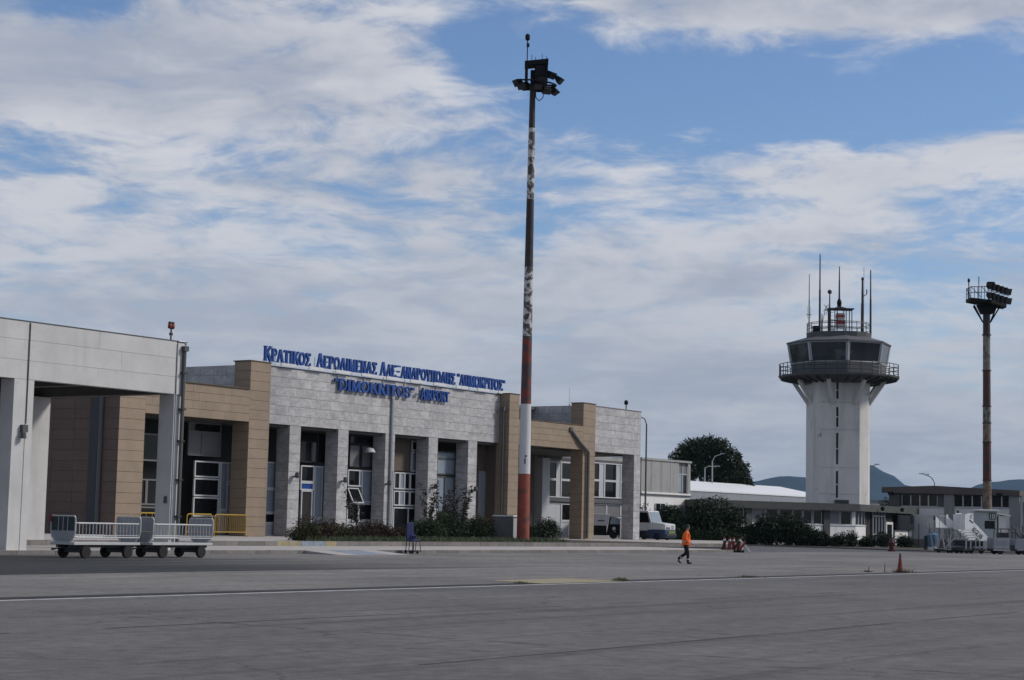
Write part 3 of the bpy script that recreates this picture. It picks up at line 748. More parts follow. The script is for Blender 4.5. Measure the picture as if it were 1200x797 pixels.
def glyph(ch, depth, material='sign_blue'):
    key = (ch, depth, material)
    if key in GCACHE: return GCACHE[key]
    mb = MB()
    for i, (pts, w) in enumerate(GL[ch][1]):
        for j, (a, b) in enumerate(zip(pts, pts[1:])):
            a = Vector((*a, 0)); b = Vector((*b, 0))
            d = b - a; L = d.length; d.normalize(); q = Vector((-d.y, d.x, 0)) * (w / 2)
            e = d * 0.015 if len(pts) > 2 else d * 0
            p = [a - q - e, b - q + e, b + q + e, a + q - e]
            o = 0.002 * (i + 1) + 0.0007 * j
            mb.prism([(v.x, -o, v.y) for v in p], (0, depth + 2 * o, 0))
    GCACHE[key] = (mb.mesh('letter', material), GL[ch][0])
    return GCACHE[key]
def letters(parent, words, d, z, depth=0.16, s0=0, d0=0, z0=0, shear=0):
    """words: (list of glyph keys, start s, end s, height, height of first letter)"""
    for keys, a, b, h, h1 in words:
        adv = [GL[k][0] * (h1 if i == 0 else h) for i, k in enumerate(keys)]
        f = (b - a) / sum(adv)
        s = a
        for i, k in enumerate(keys):
            me, w = glyph(k, 1.0)
            hh = h1 if i == 0 else h
            link('letter', me, parent, (s - s0, d - d0, z - z0), 0, (hh * f, depth, hh))
            s += adv[i] * f
GR1 = 'K P A T I K O S_'.split(); GR2 = 'A E P O L I M E N A S_'.split()
GR3 = 'A L E X_ A N Dl P O U_ P_ O L H S_'.split(); GR4 = '" Dl H M O K P I T O S_ "'.split()
sg = thing('rooftop_sign', 'dark blue Greek lettering standing along the roof edge of the marble front', 'sign', W(103.5, 79.6, 11.64), TH)
letters(sg, [(GR1, 89.4, 94.15, .88, .99), (GR2, 94.75, 101.4, .88, .99), (GR3, 101.75, 110.95, .88, .99), (GR4, 111.2, 117.65, .88, .92)], 79.55, 11.86, s0=103.5, d0=79.6, z0=11.64)
rl = MB().box(-13.2, 13.9, -0.02, 0.03, 0.10, 0.17)
for k in range(10):
    a = -12.4 + k * 2.85
    rl.box(a, a + 1.5, -0.05, 0.05, 0.015, 0.235)
rl.obj('sign_rail', 'rail_white', sg)
st_ = MB()
for k in range(14):
    st_.box(-13.0 + k * 2.02, -12.95 + k * 2.02, 0.0, 0.04, 0.0, 0.9)
st_.obj('sign_bracket', 'steel_galv', sg)
sg2 = thing('wall_sign', 'dark blue Latin lettering held off the marble wall under the roof edge', 'sign', W(103.5, 79.3, 10.5), TH)
letters(sg2, [('" D I M O K R I T O S "'.split(), 96.7, 105.9, .80, .80), (['-'], 106.0, 106.5, .7, .7), ('A I R P O R T'.split(), 106.6, 110.2, .78, .86)], 79.56, 10.50, depth=0.14, s0=103.5, d0=79.3, z0=10.5)
br = MB()
for a in (-6.3, -3.4, -1.2, 1.3, 3.2, 5.2):
    br.box(a, a + .05, .405, .46, .3, 1.28)
br.obj('sign_bracket', 'steel_galv', sg2)

# ================================================================== WHITE CONCRETE CANOPY
c0s, c0d = 53.0, 60.0
can = thing('concrete_canopy', 'white painted concrete canopy on square pillars at the left edge', 'canopy', W(c0s, c0d, 0.165), TH)
def CP(mb, name, mats, parent=None, **k):
    return frame_obj(mb, name, mats, parent or can, c0s, c0d, 0.165, **k)
CP(MB().box(30, 58.5, 56.78, 57.1, 6.98, 9.28), 'beam', 'canopy_white')
CP(MB().box(57.9, 58.49, 57.1, 67.2, 7.0, 9.26), 'beam', 'soffit_shade_grey')  # white end beam, interior shade put into its colour
CP(MB().box(30, 57.9, 66.6, 67.2, 7.0, 9.2), 'beam', 'soffit_shade_grey')  # back beam darkened the same way to imitate interior shade
CP(MB().box(30, 57.9, 57.5, 66.6, 8.6, 8.95), 'roof_slab', 'soffit_shade_grey')
for k in range(5):
    CP(MB().box(31 + k * 6.2, 31.5 + k * 6.2, 57.5, 66.6, 7.3, 8.6), 'rib', 'soffit_shade_grey')
pan = unit_mesh('fascia_panel', 'canopy_white')
rp = random.Random(4)
zs = [6.98, 7.74, 8.56, 9.30]
for sa, sb in ((30.0, 49.58), (49.62, 57.98)):
    for k in range(3):
        n_ = max(1, int((sb - sa) / 2.9)); w_ = (sb - sa) / n_
        ed = [sa] + [sa + w_ * i + (0.9 if k % 2 else -0.4) for i in range(1, n_)] + [sb]
        for a, b in zip(ed, ed[1:]):
            t = 0.055 + rp.uniform(-.003, .003)
            link('fascia_panel', pan, can, (a + .004 - c0s, 56.78 - t - c0d, zs[k] + .006 - 0.165), 0, (b - a - .008, t - .001, zs[k + 1] - zs[k] - .010))
link('fascia_panel', pan, can, (58.03 - c0s, 56.76 - .05 - c0d, 6.98 - .165), 0, (.5, .05, 2.30))
CP(MB().box(48.95, 49.58, 56.72, 57.5, .165, 6.975).box(49.63, 49.98, 56.73, 57.5, .165, 6.974).box(49.58, 49.63, 56.80, 57.5, .165, 6.97), 'pillar', 'canopy_white')
CP(MB().box(57.92, 58.06, 56.71, 57.6, .165, 6.975).box(58.10, 58.50, 56.78, 57.6, .165, 6.974).box(58.05, 58.11, 56.85, 57.59, .165, 6.96), 'pillar', 'canopy_white')
CP(MB().box(57.2, 58.3, 65.0, 65.9, .415, 7.0), 'pillar', 'canopy_white')
CP(MB().box(48.95, 49.98, 66.2, 67.1, .415, 7.0), 'pillar', 'canopy_white')
CP(MB().box(39.9, 40.9, 56.73, 57.5, .165, 6.975), 'pillar', 'canopy_white')
CP(MB().box(30, 58.6, 56.70, 57.2, 9.305, 9.34), 'coping', 'joint_dark')
CP(MB().tube((58.36, 56.62, 8.95), (58.36, 56.62, .17), .085).box(58.24, 58.5, 56.5, 56.72, 8.9, 9.12), 'downpipe', 'hangar_dark')
br = MB()
for z_ in (1.6, 3.2, 4.9, 6.3, 7.9):
    br.box(58.22, 58.5, 56.52, 56.74, z_, z_ + .07)
CP(br, 'pipe_clamp', 'steel_dark')
CP(MB().path([(58.0, 56.69, 9.2), (58.0, 56.69, .6)], .025, 5).path([(58.52, 56.7, 9.25), (58.52, 56.7, .3)], .03, 5).path([(58.0, 56.66, 9.32), (58.45, 56.66, 9.32), (58.52, 56.7, 9.2)], .02, 5), 'conduit', 'steel_galv')
CP(MB().path([(49.62, 56.69, 9.25), (49.62, 56.69, 5.2)], .02, 5), 'conduit', 'joint_dark')
CP(MB().box(49.35, 49.62, 56.55, 56.72, 4.85, 5.15).lathe([(.03, 4.9), (.10, 4.82), (.12, 4.6)], 8, (49.4, 56.55)), 'wall_lamp', 'hangar_dark')
CP(MB().box(57.86, 57.92, 56.9, 57.05, 2.2, 2.5), 'junction_box', 'hangar_dark')

ob = thing('obstruction_light', 'small orange and black warning light on a stalk at the canopy corner', 'warning light', W(57.75, 56.9, 9.34), TH)
MB().tube((0, 0, 0), (0, 0, .52), .035).box(-.07, .07, -.05, .05, .22, .34).obj('stalk', 'steel_dark', ob)
for k in (-.085, .085):
    l_ = MB().lathe([(.02, .50), (.085, .53), (.095, .62), (.08, .74)], 10, (k, 0)).obj('light', 'cone_red', ob, smooth=True)
    MB().lathe([(.085, .741), (.08, .80), (.02, .83)], 10, (k, 0)).obj('cap', 'steel_dark', ob)
rc = thing('roof_camera', 'small black camera on a stalk on top of the right-hand marble block', 'camera', W(136.3, 79.5, 11.57), TH)
MB().tube((0, 0, 0), (0, 0, .45), .05).obj('stalk', 'steel_dark', rc)
MB().lathe([(.03, .45), (.16, .5), (.19, .68), (.12, .84), (.02, .88)], 10).obj('housing', 'lamp_black', rc)
ra = thing('roof_aerial', 'thin whip aerial on the roof behind the second stone frame', 'aerial', W(134.2, 84, 11.45), TH)
MB().tube((0, 0, 0), (0, 0, .6), .04).obj('mount', 'steel_dark', ra)
MB().tube((0, 0, .6), (0, 0, 2.0), .015).obj('whip', 'steel_galv', ra)

# ================================================================== LUGGAGE CARTS
def wheel(parent, x, y, r, w):
    t = MB()
    t.lathe([(r * .62, -w / 2), (r * .95, -w / 2), (r, -w * .3), (r, w * .3), (r * .95, w / 2), (r * .62, w / 2)], 16)
    t.v = [(x + p[0], y + p[2], r + p[1]) for p in t.v]
    o = t.obj('wheel', 'rubber', parent, smooth=False)
    h = MB().lathe([(.02, -w * .42), (r * .6, -w * .34), (r * .6, w * .34), (.02, w * .42)], 12)
    h.v = [(x + p[0], y + p[2], r + p[1]) for p in h.v]
    h.obj('rim', 'steel_dark', o)
    return o
END = [(0.30, .58), (1.00, .58), (1.24, .80), (1.30, 1.00), (1.30, 1.48), (1.24, 1.57), (.06, 1.57), (0, 1.48), (0, 1.00), (.06, .80)]
def cart(label, s, d, upper):
    c = thing('luggage_cart', label, 'luggage cart', W(s, d, 0.008), TH, 'luggage carts coupled by the canopy')
    MB().box(0.05, 3.3, .25, .35, .40, .50).box(0.05, 3.3, .95, 1.05, .40, .501).box(.4, .5, .1, 1.2, .36, .399).box(2.7, 2.8, .1, 1.2, .36, .399).tube((.6, .05, .24), (.6, 1.25, .24), .035).tube((2.75, .05, .24), (2.75, 1.25, .24), .035).box(.5, .7, .2, 1.1, .22, .36).box(2.65, 2.85, .2, 1.1, .22, .36).obj('chassis', 'steel_dark', c)
    MB().box(-.02, 3.37, 0, 1.3, .502, .60).obj('deck', 'steel_white', c, bevel=.012)
    for y in (.0, 1.3):
        r_ = MB().tube((.12, y, 1.31), (3.25, y, 1.31), .028).tube((.05, y, .78), (3.3, y, .78), .024).tube((.12, y, .86), (3.25, y, .86), .012, n=5)
        for k in range(18):
            x = .2 + k * (2.95 / 17)
            r_.tube((x, y, .78), (x, y, 1.31), .012, n=5)
        r_.obj('side_rail', 'steel_white', c)
    for i, x in enumerate((0.0, 3.35)):
        fr_ = MB()
        pts = [(x, a, b) for a, b in END]
        fr_.path(pts + [pts[0]], .032, 6)
        for q in (.4, .65, .9):
            fr_.tube((x - .012, q, 1.02), (x - .012, q, 1.55), .014, n=5)
        e = fr_.obj('end_frame', 'steel_white', c)
        MB().prism([(x - .008, .32, .60), (x - .008, .98, .60), (x - .008, 1.22, .82), (x - .008, 1.28, 1.02), (x - .008, .02, 1.02), (x - .008, .08, .82)], (.016, 0, 0)).obj('lower_panel', 'panel_grey', e)
        MB().prism([(x - .006, .02, 1.03), (x - .006, 1.28, 1.03), (x - .006, 1.28, 1.47), (x - .006, 1.22, 1.55), (x - .006, .08, 1.55), (x - .006, .02, 1.47)], (.012, 0, 0)).obj('upper_panel', upper if i == 0 else 'panel_grey', e)
    for x in (.6, 2.75):
        for y in (.06, 1.24):
            wheel(c, x, y, .24, .14)
    MB().tube((0, .65, .40), (-.42, .65, .34), .03).box(-.5, -.4, .6, .7, .3, .38).obj('drawbar', 'steel_dark', c)
    return c
k1 = cart('luggage cart with a dark upper half in its near end, by the left pillar', 47.5, 51.3, 'tarp_teal')
MB().box(-.06, .06, 1.24, 1.36, 1.35, 1.62).obj('reflector', 'red_dull', k1)
cart('luggage cart with plain grey ends, parked before the downpipe pillar', 51.5, 51.25, 'panel_grey')

# ================================================================== YELLOW BARRIERS
def barrier(label, s0, s1, sheet_):
    b = thing('crowd_barrier', label, 'barrier', W((s0 + s1) / 2, 78.35, .42), TH, 'yellow barriers at the first stone frame')
    h = (s1 - s0) / 2 - .03
    MB().path([(-h, 0, .05), (-h, 0, 1.22), (-h + .1, 0, 1.34), (h - .1, 0, 1.34), (h, 0, 1.22), (h, 0, .05)], .038, 6).obj('frame', 'yellow_paint', b)
    MB().tube((-h, 0, .26), (h, 0, .26), .03, n=6).obj('lower_rail', 'yellow_paint', b)
    for k in (-h, h):
        MB().box(k - .03, k + .03, -.25, .25, 0, .05).obj('foot', 'yellow_paint', b)
    if sheet_:
        for q in [-h + .12 + i * .17 for i in range(16)]:
            MB().tube((q, 0, .26), (q, 0, 1.33), .016, n=5).obj('bar', 'yellow_paint', b)
    else:
        for q in range(1, 5):
            MB().tube((-h + q * h * .4, 0, .26), (-h + q * h * .4, 0, 1.33), .014, n=5).obj('bar', 'yellow_paint', b)
barrier('yellow tube barrier partly behind the canopy pillar, beside the left stone post', 77.55, 80.1, False)
barrier('yellow tube barrier with thin bars just right of the canopy pillar', 81.5, 83.75, False)
barrier('yellow tube barrier with close set bars against the tall stone post', 83.95, 86.9, True)

# ================================================================== BLUE AISLE WHEELCHAIR
ch = thing('wheelchair', 'narrow blue transfer wheelchair with tall back standing alone at the kerb', 'wheelchair', W(74.25, 55.7, .008), R(-52))
ch.scale = (1.08, 1.08, 1.03)
f = MB()
for y in (-.19, .19):
    f.path([(-.22, y, 1.52), (-.2, y, .62), (-.24, y, .10)], .022, 6).path([(-.2, y, .62), (.36, y, .60), (.42, y, .12)], .02, 6).tube((0.05, y, .6), (.0, y, .1), .018).tube((-.24, y, .12), (.2, y, .12), .018)
f.tube((-.22, -.19, 1.5), (-.22, .19, 1.5), .022)
f.obj('frame', 'steel_dark', ch)
MB().obox((-.205, 0, 1.08), (.07, .40, .88), Matrix.Rotation(R(-1.5), 3, 'Y')).obj('backrest', 'chair_blue', ch, bevel=.02)
MB().box(-.2, .34, -.19, .19, .60, .70).obj('seat', 'chair_blue', ch, bevel=.02)
MB().obox((.02, 0, .80), (.12, .3, .25), Matrix.Rotation(R(20), 3, 'Y')).obj('strap', 'chair_blue', ch, bevel=.02)
MB().box(.30, .52, -.16, .16, .10, .13).obj('footrest', 'steel_dark', ch)
for x in (-.24, .16):
    for y in (-.2, .2):
        wheel(ch, x, y, .09, .04)

# ================================================================== FLOODLIGHT MASTS
def flood(parent, loc, yaw, tilt, sz=.55):
    """one floodlight: ribbed black body with a glass front, hung on the head frame"""
    rot = Matrix.Rotation(yaw, 3, 'Z') @ Matrix.Rotation(tilt, 3, 'X')
    a = sz / 2
    b = MB()
    q = [(-a, -a * .5, -a * .8), (a, -a * .5, -a * .8), (a, -a * .5, a * .8), (-a, -a * .5, a * .8), (-a * .6, a * .7, -a * .5), (a * .6, a * .7, -a * .5), (a * .6, a * .7, a * .5), (-a * .6, a * .7, a * .5)]
    b.add([Vector(loc) + rot @ Vector(p) for p in q], [(0, 1, 2, 3), (4, 5, 6, 7), (0, 1, 5, 4), (1, 2, 6, 5), (2, 3, 7, 6), (3, 0, 4, 7)])
    for k in (-.5, 0, .5):
        b.obox(Vector(loc) + rot @ Vector((k * a, a * .75, 0)), (.03, a * .5, a * .9), rot)
    o = b.obj('floodlight', 'lamp_black', parent)
    MB().obox(Vector(loc) + rot @ Vector((0, -a * .53, 0)), (a * 1.8, .02, a * 1.4), rot).obj('lens', 'lamp_glass', o)
    return o
ms = thing('floodlight_mast', 'very tall peeling red and white floodlight mast in front of the terminal', 'light mast', (1.02, 121.3, .42))
zz = [0, 4.5, 9.15, 13.7, 18.4, 23.0, 27.9, 30.9]
mm = ['mast_red', 'mast_white_clean', 'mast_shaded_red', 'mast_white', 'mast_dark', 'mast_white', 'mast_dark']
def mr(z): return .425 - (.425 - .19) * z / 30.9
for a, b, q in zip(zz, zz[1:], mm):
    MB().lathe([(mr(a), a), (mr(b), b)], 20).obj('mast_section', q, ms, smooth=False)
MB().box(-.5, .5, -.5, .5, -.02, .06).obj('base_plate', 'steel_dark', ms)
MB().box(-.02, .06, -.405, -.37, 5.15, 5.5).box(.0, .14, -.405, -.37, 5.62, 5.72).obj('number_mark', 'steel_dark', ms)
hd = MB()
zr = 30.75
for i in range(16):
    a0 = 2 * math.pi * i / 16; a1 = 2 * math.pi * (i + 1) / 16
    hd.tube((.25 + 1.35 * math.cos(a0), .9 * math.sin(a0), zr + .25 - .12 * math.cos(a0)), (.25 + 1.35 * math.cos(a1), .9 * math.sin(a1), zr + .25 - .12 * math.cos(a1)), .06, n=6)
hd.box(-1.1, 1.6, -.06, .06, zr + .1, zr + .2).box(-.06, .06, -.9, .9, zr + .1, zr + .21).tube((0, 0, 30.8), (0, 0, 31.9), .17)
hd.box(-.55, -.35, -.5, .5, 31.0, 32.35).box(.85, 1.0, -.5, .5, 31.1, 32.35)
hd.obj('head_frame', 'lamp_black', ms)
MB().prism([(-.58, -.55, 32.10), (1.02, -.55, 32.30), (1.02, .55, 32.30), (-.58, .55, 32.10)], (0, 0, .32)).obj('hood', 'lamp_black', ms)
MB().box(.1, .85, -.45, .45, 31.15, 32.2).obj('gear_box', 'lamp_black', ms, bevel=.05)
for i, (x, y, z, yaw, tilt) in enumerate([(-1.05, -.2, .15, -60, 30), (-.72, -.35, -.1, -30, 40), (-.42, .5, .05, 160, 30), (.35, -.55, -.1, 10, 55), (.55, .5, -.05, 180, 35),
                           (1.25, -.1, .75, 50, 40), (1.8, 0, .42, 70, 45), (.95, -.5, -.42, 25, 60), (1.5, -.2, -.42, 65, 60), (.62, -.6, .25, 0, 30)]):
    flood(ms, (x, y, zr + z + .1), R(yaw), R(tilt), .62)
hd = MB().path([(.2, -.2, 30.6), (.22, -.2, 30.0), (.42, -.2, 29.75), (.68, -.2, 29.95), (.8, -.2, 30.3)], .03, 5)
hd.obj('cable_loop', 'lamp_black', ms)
MB().tube((-.42, 0, 32.1), (-.42, 0, 34.1), .035).obj('rod', 'lamp_black', ms)
MB().lathe([(.03, 33.5), (.10, 33.55), (.10, 33.75), (.03, 33.8)], 8, (-.38, 0)).lathe([(.05, 33.95), (.16, 34.05), (.16, 34.35), (.04, 34.45)], 8, (-.42, 0)).obj('warning_light', 'lamp_black', ms)
for x, h in ((-.1, .5), (.15, .35), (.6, .55), (.9, .4)):
    MB().tube((x, 0, 32.4), (x, 0, 32.5 + h), .02, n=5).obj('spike', 'lamp_black', ms)
bx_ = thing('utility_cabinet', 'grey concrete utility cabinet with pale lid at the foot of the tall mast', 'cabinet', W(101.9, 68.6, .42), TH)
MB().box(-.4, .4, -.8, .8, 0, 1.64).obj('body', 'box_grey', bx_, bevel=.015)
MB().box(-.43, .43, -.84, .84, 1.642, 1.74).obj('lid', 'rail_white', bx_, bevel=.01)
MB().box(-.36, .36, -.83, -.805, .08, 1.55).obj('door', 'panel_white', bx_)

ms2 = thing('floodlight_mast', 'shorter rusty floodlight mast with a railed lamp platform at the right', 'light mast', (45.15, 172, .12))
zz = [0, 6.5, 10.1, 11.9, 13.5, 16.9, 20.3, 23.2]
mm = ['mast_rust', 'mast_brown', 'mast_rust', 'mast_grey', 'mast_brown', 'mast_grey', 'mast_dark']
for a, b, q in zip(zz, zz[1:], mm):
    MB().lathe([(.42 - .004 * a, a), (.42 - .004 * b, b)], 20).obj('mast_section', q, ms2)
cl = MB()
for z_ in (6.5, 10.1, 11.9, 13.5, 16.9, 20.3):
    cl.lathe([(.43, z_ - .05), (.43, z_ + .05)], 20)
cl.obj('section_band', 'mast_dark', ms2)
MB().prism([(-1.75, -.9, 23.45), (.1, -1.5, 23.2), (1.75, -.6, 22.9), (1.75, .8, 22.9), (0, 1.3, 23.2), (-1.75, .9, 23.45)], (0, 0, .3)).prism([(-.5, -.4, 22.3), (.5, -.4, 22.3), (.9, -.4, 23.1), (-.9, -.4, 23.15)], (0, .8, 0)).obj('platform', 'lamp_black', ms2)
b_ = MB()
for x in (-1, 1):
    b_.tube((x * .35, 0, 21.5), (x * 1.25, -.3, 23.1), .07).tube((x * .35, 0, 21.5), (x * 1.1, .6, 23.1), .07)
b_.obj('bracket', 'lamp_black', ms2)
rl_ = MB()
P_ = [(-1.7, .85), (-1.7, -.85), (-.8, -1.2), (.1, -1.4)]
for (x0, y0), (x1, y1) in zip(P_, P_[1:]):
    for h in (.55, 1.1):
        rl_.tube((x0, y0, 23.7 + h), (x1, y1, 23.65 + h), .035, n=5)
    for t in (0, .33, .66, 1):
        x = x0 + (x1 - x0) * t; y = y0 + (y1 - y0) * t
        rl_.tube((x, y, 23.6), (x, y, 24.8), .03, n=5)
    rl_.tube((x0, y0, 24.8), (x1, y1, 23.75), .03, n=5)
rl_.obj('railing', 'lamp_black', ms2)
MB().tube((-1.68, 0, 23.7), (-1.68, 0, 25.4), .05).lathe([(.02, 25.3), (.12, 25.35), (.12, 25.6), (.03, 25.7)], 8, (-1.68, 0)).tube((-.72, 0, 23.7), (-.72, 0, 25.9), .04).obj('rod', 'lamp_black', ms2)
for row in range(2):
    for k in range(5):
        flood(ms2, (.25 + k * .42, -.55 + .1 * k, 24.95 - row * .9 - k * .11), R(25), R(20), .78)
MB().obox((1.05, -.3, 24.32), (2.1, .08, .07), Matrix.Rotation(R(14), 3, 'Y')).obox((1.0, -.25, 23.5), (1.9, .08, .07), Matrix.Rotation(R(14), 3, 'Y')).obj('lamp_rail', 'steel_galv', ms2)
MB().box(.1, .75, -.2, .3, 25.0, 25.4).obj('gear_box', 'lamp_black', ms2)

# ================================================================== VEGETATION
def leaves(blobs, n, size, rng, squash=0.6, shell=0.55):
    """many small leaf faces spread through a crown made of several clumps, thinner towards its rim"""
    mb = MB()
    tot = sum(b[3] * b[4] * b[5] for b in blobs)
    for (cx, cy, cz, rx, ry, rz) in blobs:
        m_ = int(n * rx * ry * rz / tot) + 4
        for _ in range(m_):
            while True:
                p = Vector((rng.uniform(-1, 1), rng.uniform(-1, 1), rng.uniform(-1, 1)))
                if 0.02 < p.length < 1: break
            r = shell + (1.06 - shell) * rng.random() ** 0.8
            p = p.normalized() * r
            c = Vector((cx + p.x * rx, cy + p.y * ry, cz + p.z * rz))
            L = size * rng.uniform(.6, 1.5); w = L * squash * rng.uniform(.6, 1.1)
            a = Vector((rng.gauss(0, 1), rng.gauss(0, 1), rng.gauss(0, .8))).normalized()
            b = a.orthogonal().normalized()
            b = (Matrix.Rotation(rng.uniform(0, 6.28), 3, a) @ b)
            mb.add([c - b * w / 2, c + a * L * .5 - b * w * .1, c + a * L, c + b * w / 2 + a * L * .4], [(0, 1, 2, 3)])
    return mb
def rock_blobs(rng, k, sx, sy, sz, base=0.0, lo=.4, hi=.65):
    out = []
    for _ in range(k):
        a = rng.uniform(0, 6.283); q = rng.uniform(0, .72)
        f_ = rng.uniform(lo, hi)
        h = rng.uniform(.25, .78)
        out.append((sx * q * math.cos(a), sy * q * math.sin(a), base + sz * h, sx * f_, sy * f_, sz * f_ * .62))
    return out
VR = random.Random(77)
def bush(name, label, cat, loc, sx, sy, sz, n, size, m_, group=None, stems=5, k=7, shell=.4, squash=.6):
    t = thing(name, label, cat, loc, 0, group)
    bl = rock_blobs(VR, k, sx, sy, sz)
    bl.append((0, 0, sz * .4, sx * .8, sy * .8, sz * .42))
    bl.append((0, 0, sz * .3, sx * .95, sy * .95, sz * .34))
    leaves(bl, int(n * 1.9), size * 1.35, VR, squash, shell).obj('foliage', m_, t)
    st = MB()
    for _ in range(stems):
        a = VR.uniform(0, 6.283); q = VR.uniform(.2, .6)
        st.tube((.08 * math.cos(a), .08 * math.sin(a), 0), (sx * q * math.cos(a), sy * q * math.sin(a), sz * VR.uniform(.5, .8)), .03, .012, 5)
    st.obj('stem', 'bark', t)
    return t
def tall_plant(label, loc, h, ns, spread, group):
    t = thing('leafy_shrub', label, 'shrub', loc, 0, group)
    st = MB(); lf = MB()
    for _ in range(ns):
        a = VR.uniform(0, 6.283); q = spread * VR.uniform(.25, 1)
        hh = h * VR.uniform(.55, 1.0)
        p0 = Vector((.1 * math.cos(a), .1 * math.sin(a), 0))
        p1 = Vector((q * .45 * math.cos(a), q * .45 * math.sin(a), hh * .55))
        p2 = Vector((q * math.cos(a) + VR.uniform(-.1, .1), q * math.sin(a), hh))
        st.tube(p0, p1, .022, .015, 5).tube(p1, p2, .015, .006, 5)
        for i in range(40):
            tt = VR.uniform(.2, 1.0)
            c = p0.lerp(p1, tt * 2) if tt < .5 else p1.lerp(p2, tt * 2 - 1)
            d = Vector((VR.gauss(0, 1), VR.gauss(0, 1), VR.uniform(-.2, .9))).normalized()
            L = VR.uniform(.14, .34); b = d.orthogonal().normalized(); b = Matrix.Rotation(VR.uniform(0, 6.28), 3, d) @ b
            lf.add([c, c + d * L * .5 - b * L * .2, c + d * L, c + d * L * .5 + b * L * .2], [(0, 1, 2, 3)])
    st.obj('stem', 'bark', t)
    lf.obj('foliage', 'foliage_thin', t)
    return t
GB = 'low reddish bushes in the terminal bed'
reds = [(77.9, 66.0, 1.0, .75), (79.8, 66.6, 1.15, .95), (81.9, 67.4, 1.15, .85), (84.2, 68.0, 1.25, .80), (86.6, 68.5, 1.2, .9), (88.9, 69.0, 1.2, .8), (91.2, 69.4, 1.1, .75)]
RED_LABELS = ['leftmost low bush of the terminal bed, olive green, by the first marble column', 'low dull red bush just right of the first marble column foot',
              'low olive bush before the entrance with the blue door sign', 'low dull red bush before the second marble column foot',
              'low dull red bush under the awning window', 'low dull red bush at the thin sapling, under the awning bay right side', 'rightmost low red bush, at the downpipe column beside the blue wheelchair']
for i, (s, d, r_, h) in enumerate(reds):
    bush('low_bush', RED_LABELS[i], 'bush', W(s, d, .44), r_, r_ * .8, h * 1.3, 1500, .10, 'foliage_red' if i not in (0, 2) else 'foliage_olive', GB, 4)
hedges = [(94.0, 69.6, 1.7, 1.65, 'foliage_green'), (96.6, 69.8, 1.8, 1.85, 'foliage_green'), (99.2, 70.0, 1.7, 1.75, 'foliage_green')]
HL = ['dense green hedge bush right behind the blue wheelchair', 'dense green hedge bush, the middle and highest of the three by the wheelchair', 'dense green hedge bush under the tall thin shrubs, next to the olive bushes']
for (s, d, r_, h, q), lab in zip(hedges, HL):
    bush('hedge_bush', lab, 'bush', W(s, d, .44), r_, 1.2, h, 2600, .10, q, 'green hedge bushes', 5)
ol = [(101.4, 70.3, 1.5, 1.65), (103.4, 70.6, 1.4, 1.5), (105.1, 71.0, 1.2, 1.6)]
OL = ['yellowish olive bush touching the green hedge bushes', 'yellowish olive bush between two others, before the fifth marble column', 'yellowish olive bush hard against the grey utility cabinet']
for (s, d, r_, h), lab in zip(ol, OL):
    bush('olive_bush', lab, 'bush', W(s, d, .44), r_, 1.1, h, 1900, .11, 'foliage_olive', 'olive bushes by the cabinet', 5)
bush('round_bush', 'rounded dark green bush just right of the tall mast foot', 'bush', W(112.9, 72.5, .44), 1.35, 1.2, 1.45, 2600, .11, 'foliage_dark', None, 6)
bush('round_bush', 'small dark green bush tucked behind the foot of the tall mast', 'bush', W(107.4, 70.6, .44), 1.1, 1.0, 1.25, 1500, .11, 'foliage_dark', None, 5)
GT = 'tall thin leafy shrubs before the marble columns'
tall_plant('tall thin stemmed shrub in front of the fourth marble column', W(97.9, 72.2, .44), 4.0, 11, 1.2, GT)
tall_plant('tall thin stemmed shrub between the fourth and fifth marble columns', W(100.6, 72.8, .44), 3.7, 12, 1.3, GT)
tall_plant('tall thin stemmed shrub hiding the foot of the fifth marble column', W(103.1, 73.2, .44), 4.1, 12, 1.2, GT)
tall_plant('wispy sapling in front of the awning window bay', W(89.2, 71.5, .44), 3.6, 5, .8, None)
gc = MB()
for _ in range(5000):
    s = VR.uniform(77.4, 106); d = 65.25 + (s - 79) * .045 + VR.uniform(-.3, 1.6)
    p = W(s, d, .44); a = Vector((VR.gauss(0, .5), VR.gauss(0, .5), 1)).normalized(); L = VR.uniform(.12, .4); b = a.orthogonal().normalized() * .025
    gc.add([p - b, p + b, p + a * L], [(0, 1, 2)])
tag(gc.obj('ground_cover', 'foliage_green'), 'short green grass blades along the kerb of the terminal bed', 'grass', kind='stuff')

GD_ = 'dark shrubs before the tower building'
dark = [(15.4, 171, 2.2, 3.6, 3600), (18.3, 170.5, 2.3, 4.2, 4200), (20.6, 172, 1.8, 3.7, 3000)]
DL = ['tall dark bush behind the service truck, leftmost of the tall three', 'tallest dark bush, right of the grey annex window', 'tall dark bush at the left end of the tower building roof band']
for (x, y, r_, h, n), lab in zip(dark, DL):
    bush('tall_bush', lab, 'bush', (x, y, .12), r_, 1.9, h, n, .22, 'foliage_dark', 'tall dark bushes beside the tower building', 6, 9)
mids = [(22.9, 171.5, 1.6, 2.3), (24.4, 171, 1.7, 2.8), (26.0, 170.2, 1.7, 3.0), (27.6, 169.5, 1.6, 2.1), (29.0, 169.8, 1.3, 1.35)]
ML = ['dark shrub of the row under the tower building windows, behind the warning posts', 'dark shrub right of the warning posts, second of the window row', 'highest dark shrub of the row under the tower building windows', 'dark shrub right of the highest one under the tower building windows', 'rightmost and lowest dark shrub of the window row']
for (x, y, r_, h), lab in zip(mids, ML):
    bush('shrub', lab, 'shrub', (x, y, .12), r_, 1.4, h, 2300, .2, 'foliage_dark', GD_, 5)
hd_ = [(15.5, 168.4, 1.5), (18.0, 168.8, 1.5), (20.4, 169.2, 1.5)]
CL = ['low clipped hedge bush straight behind the walking man, leftmost of three', 'low clipped hedge bush in the middle of the hedge before the tall bushes', 'low clipped hedge bush just behind the red warning posts']
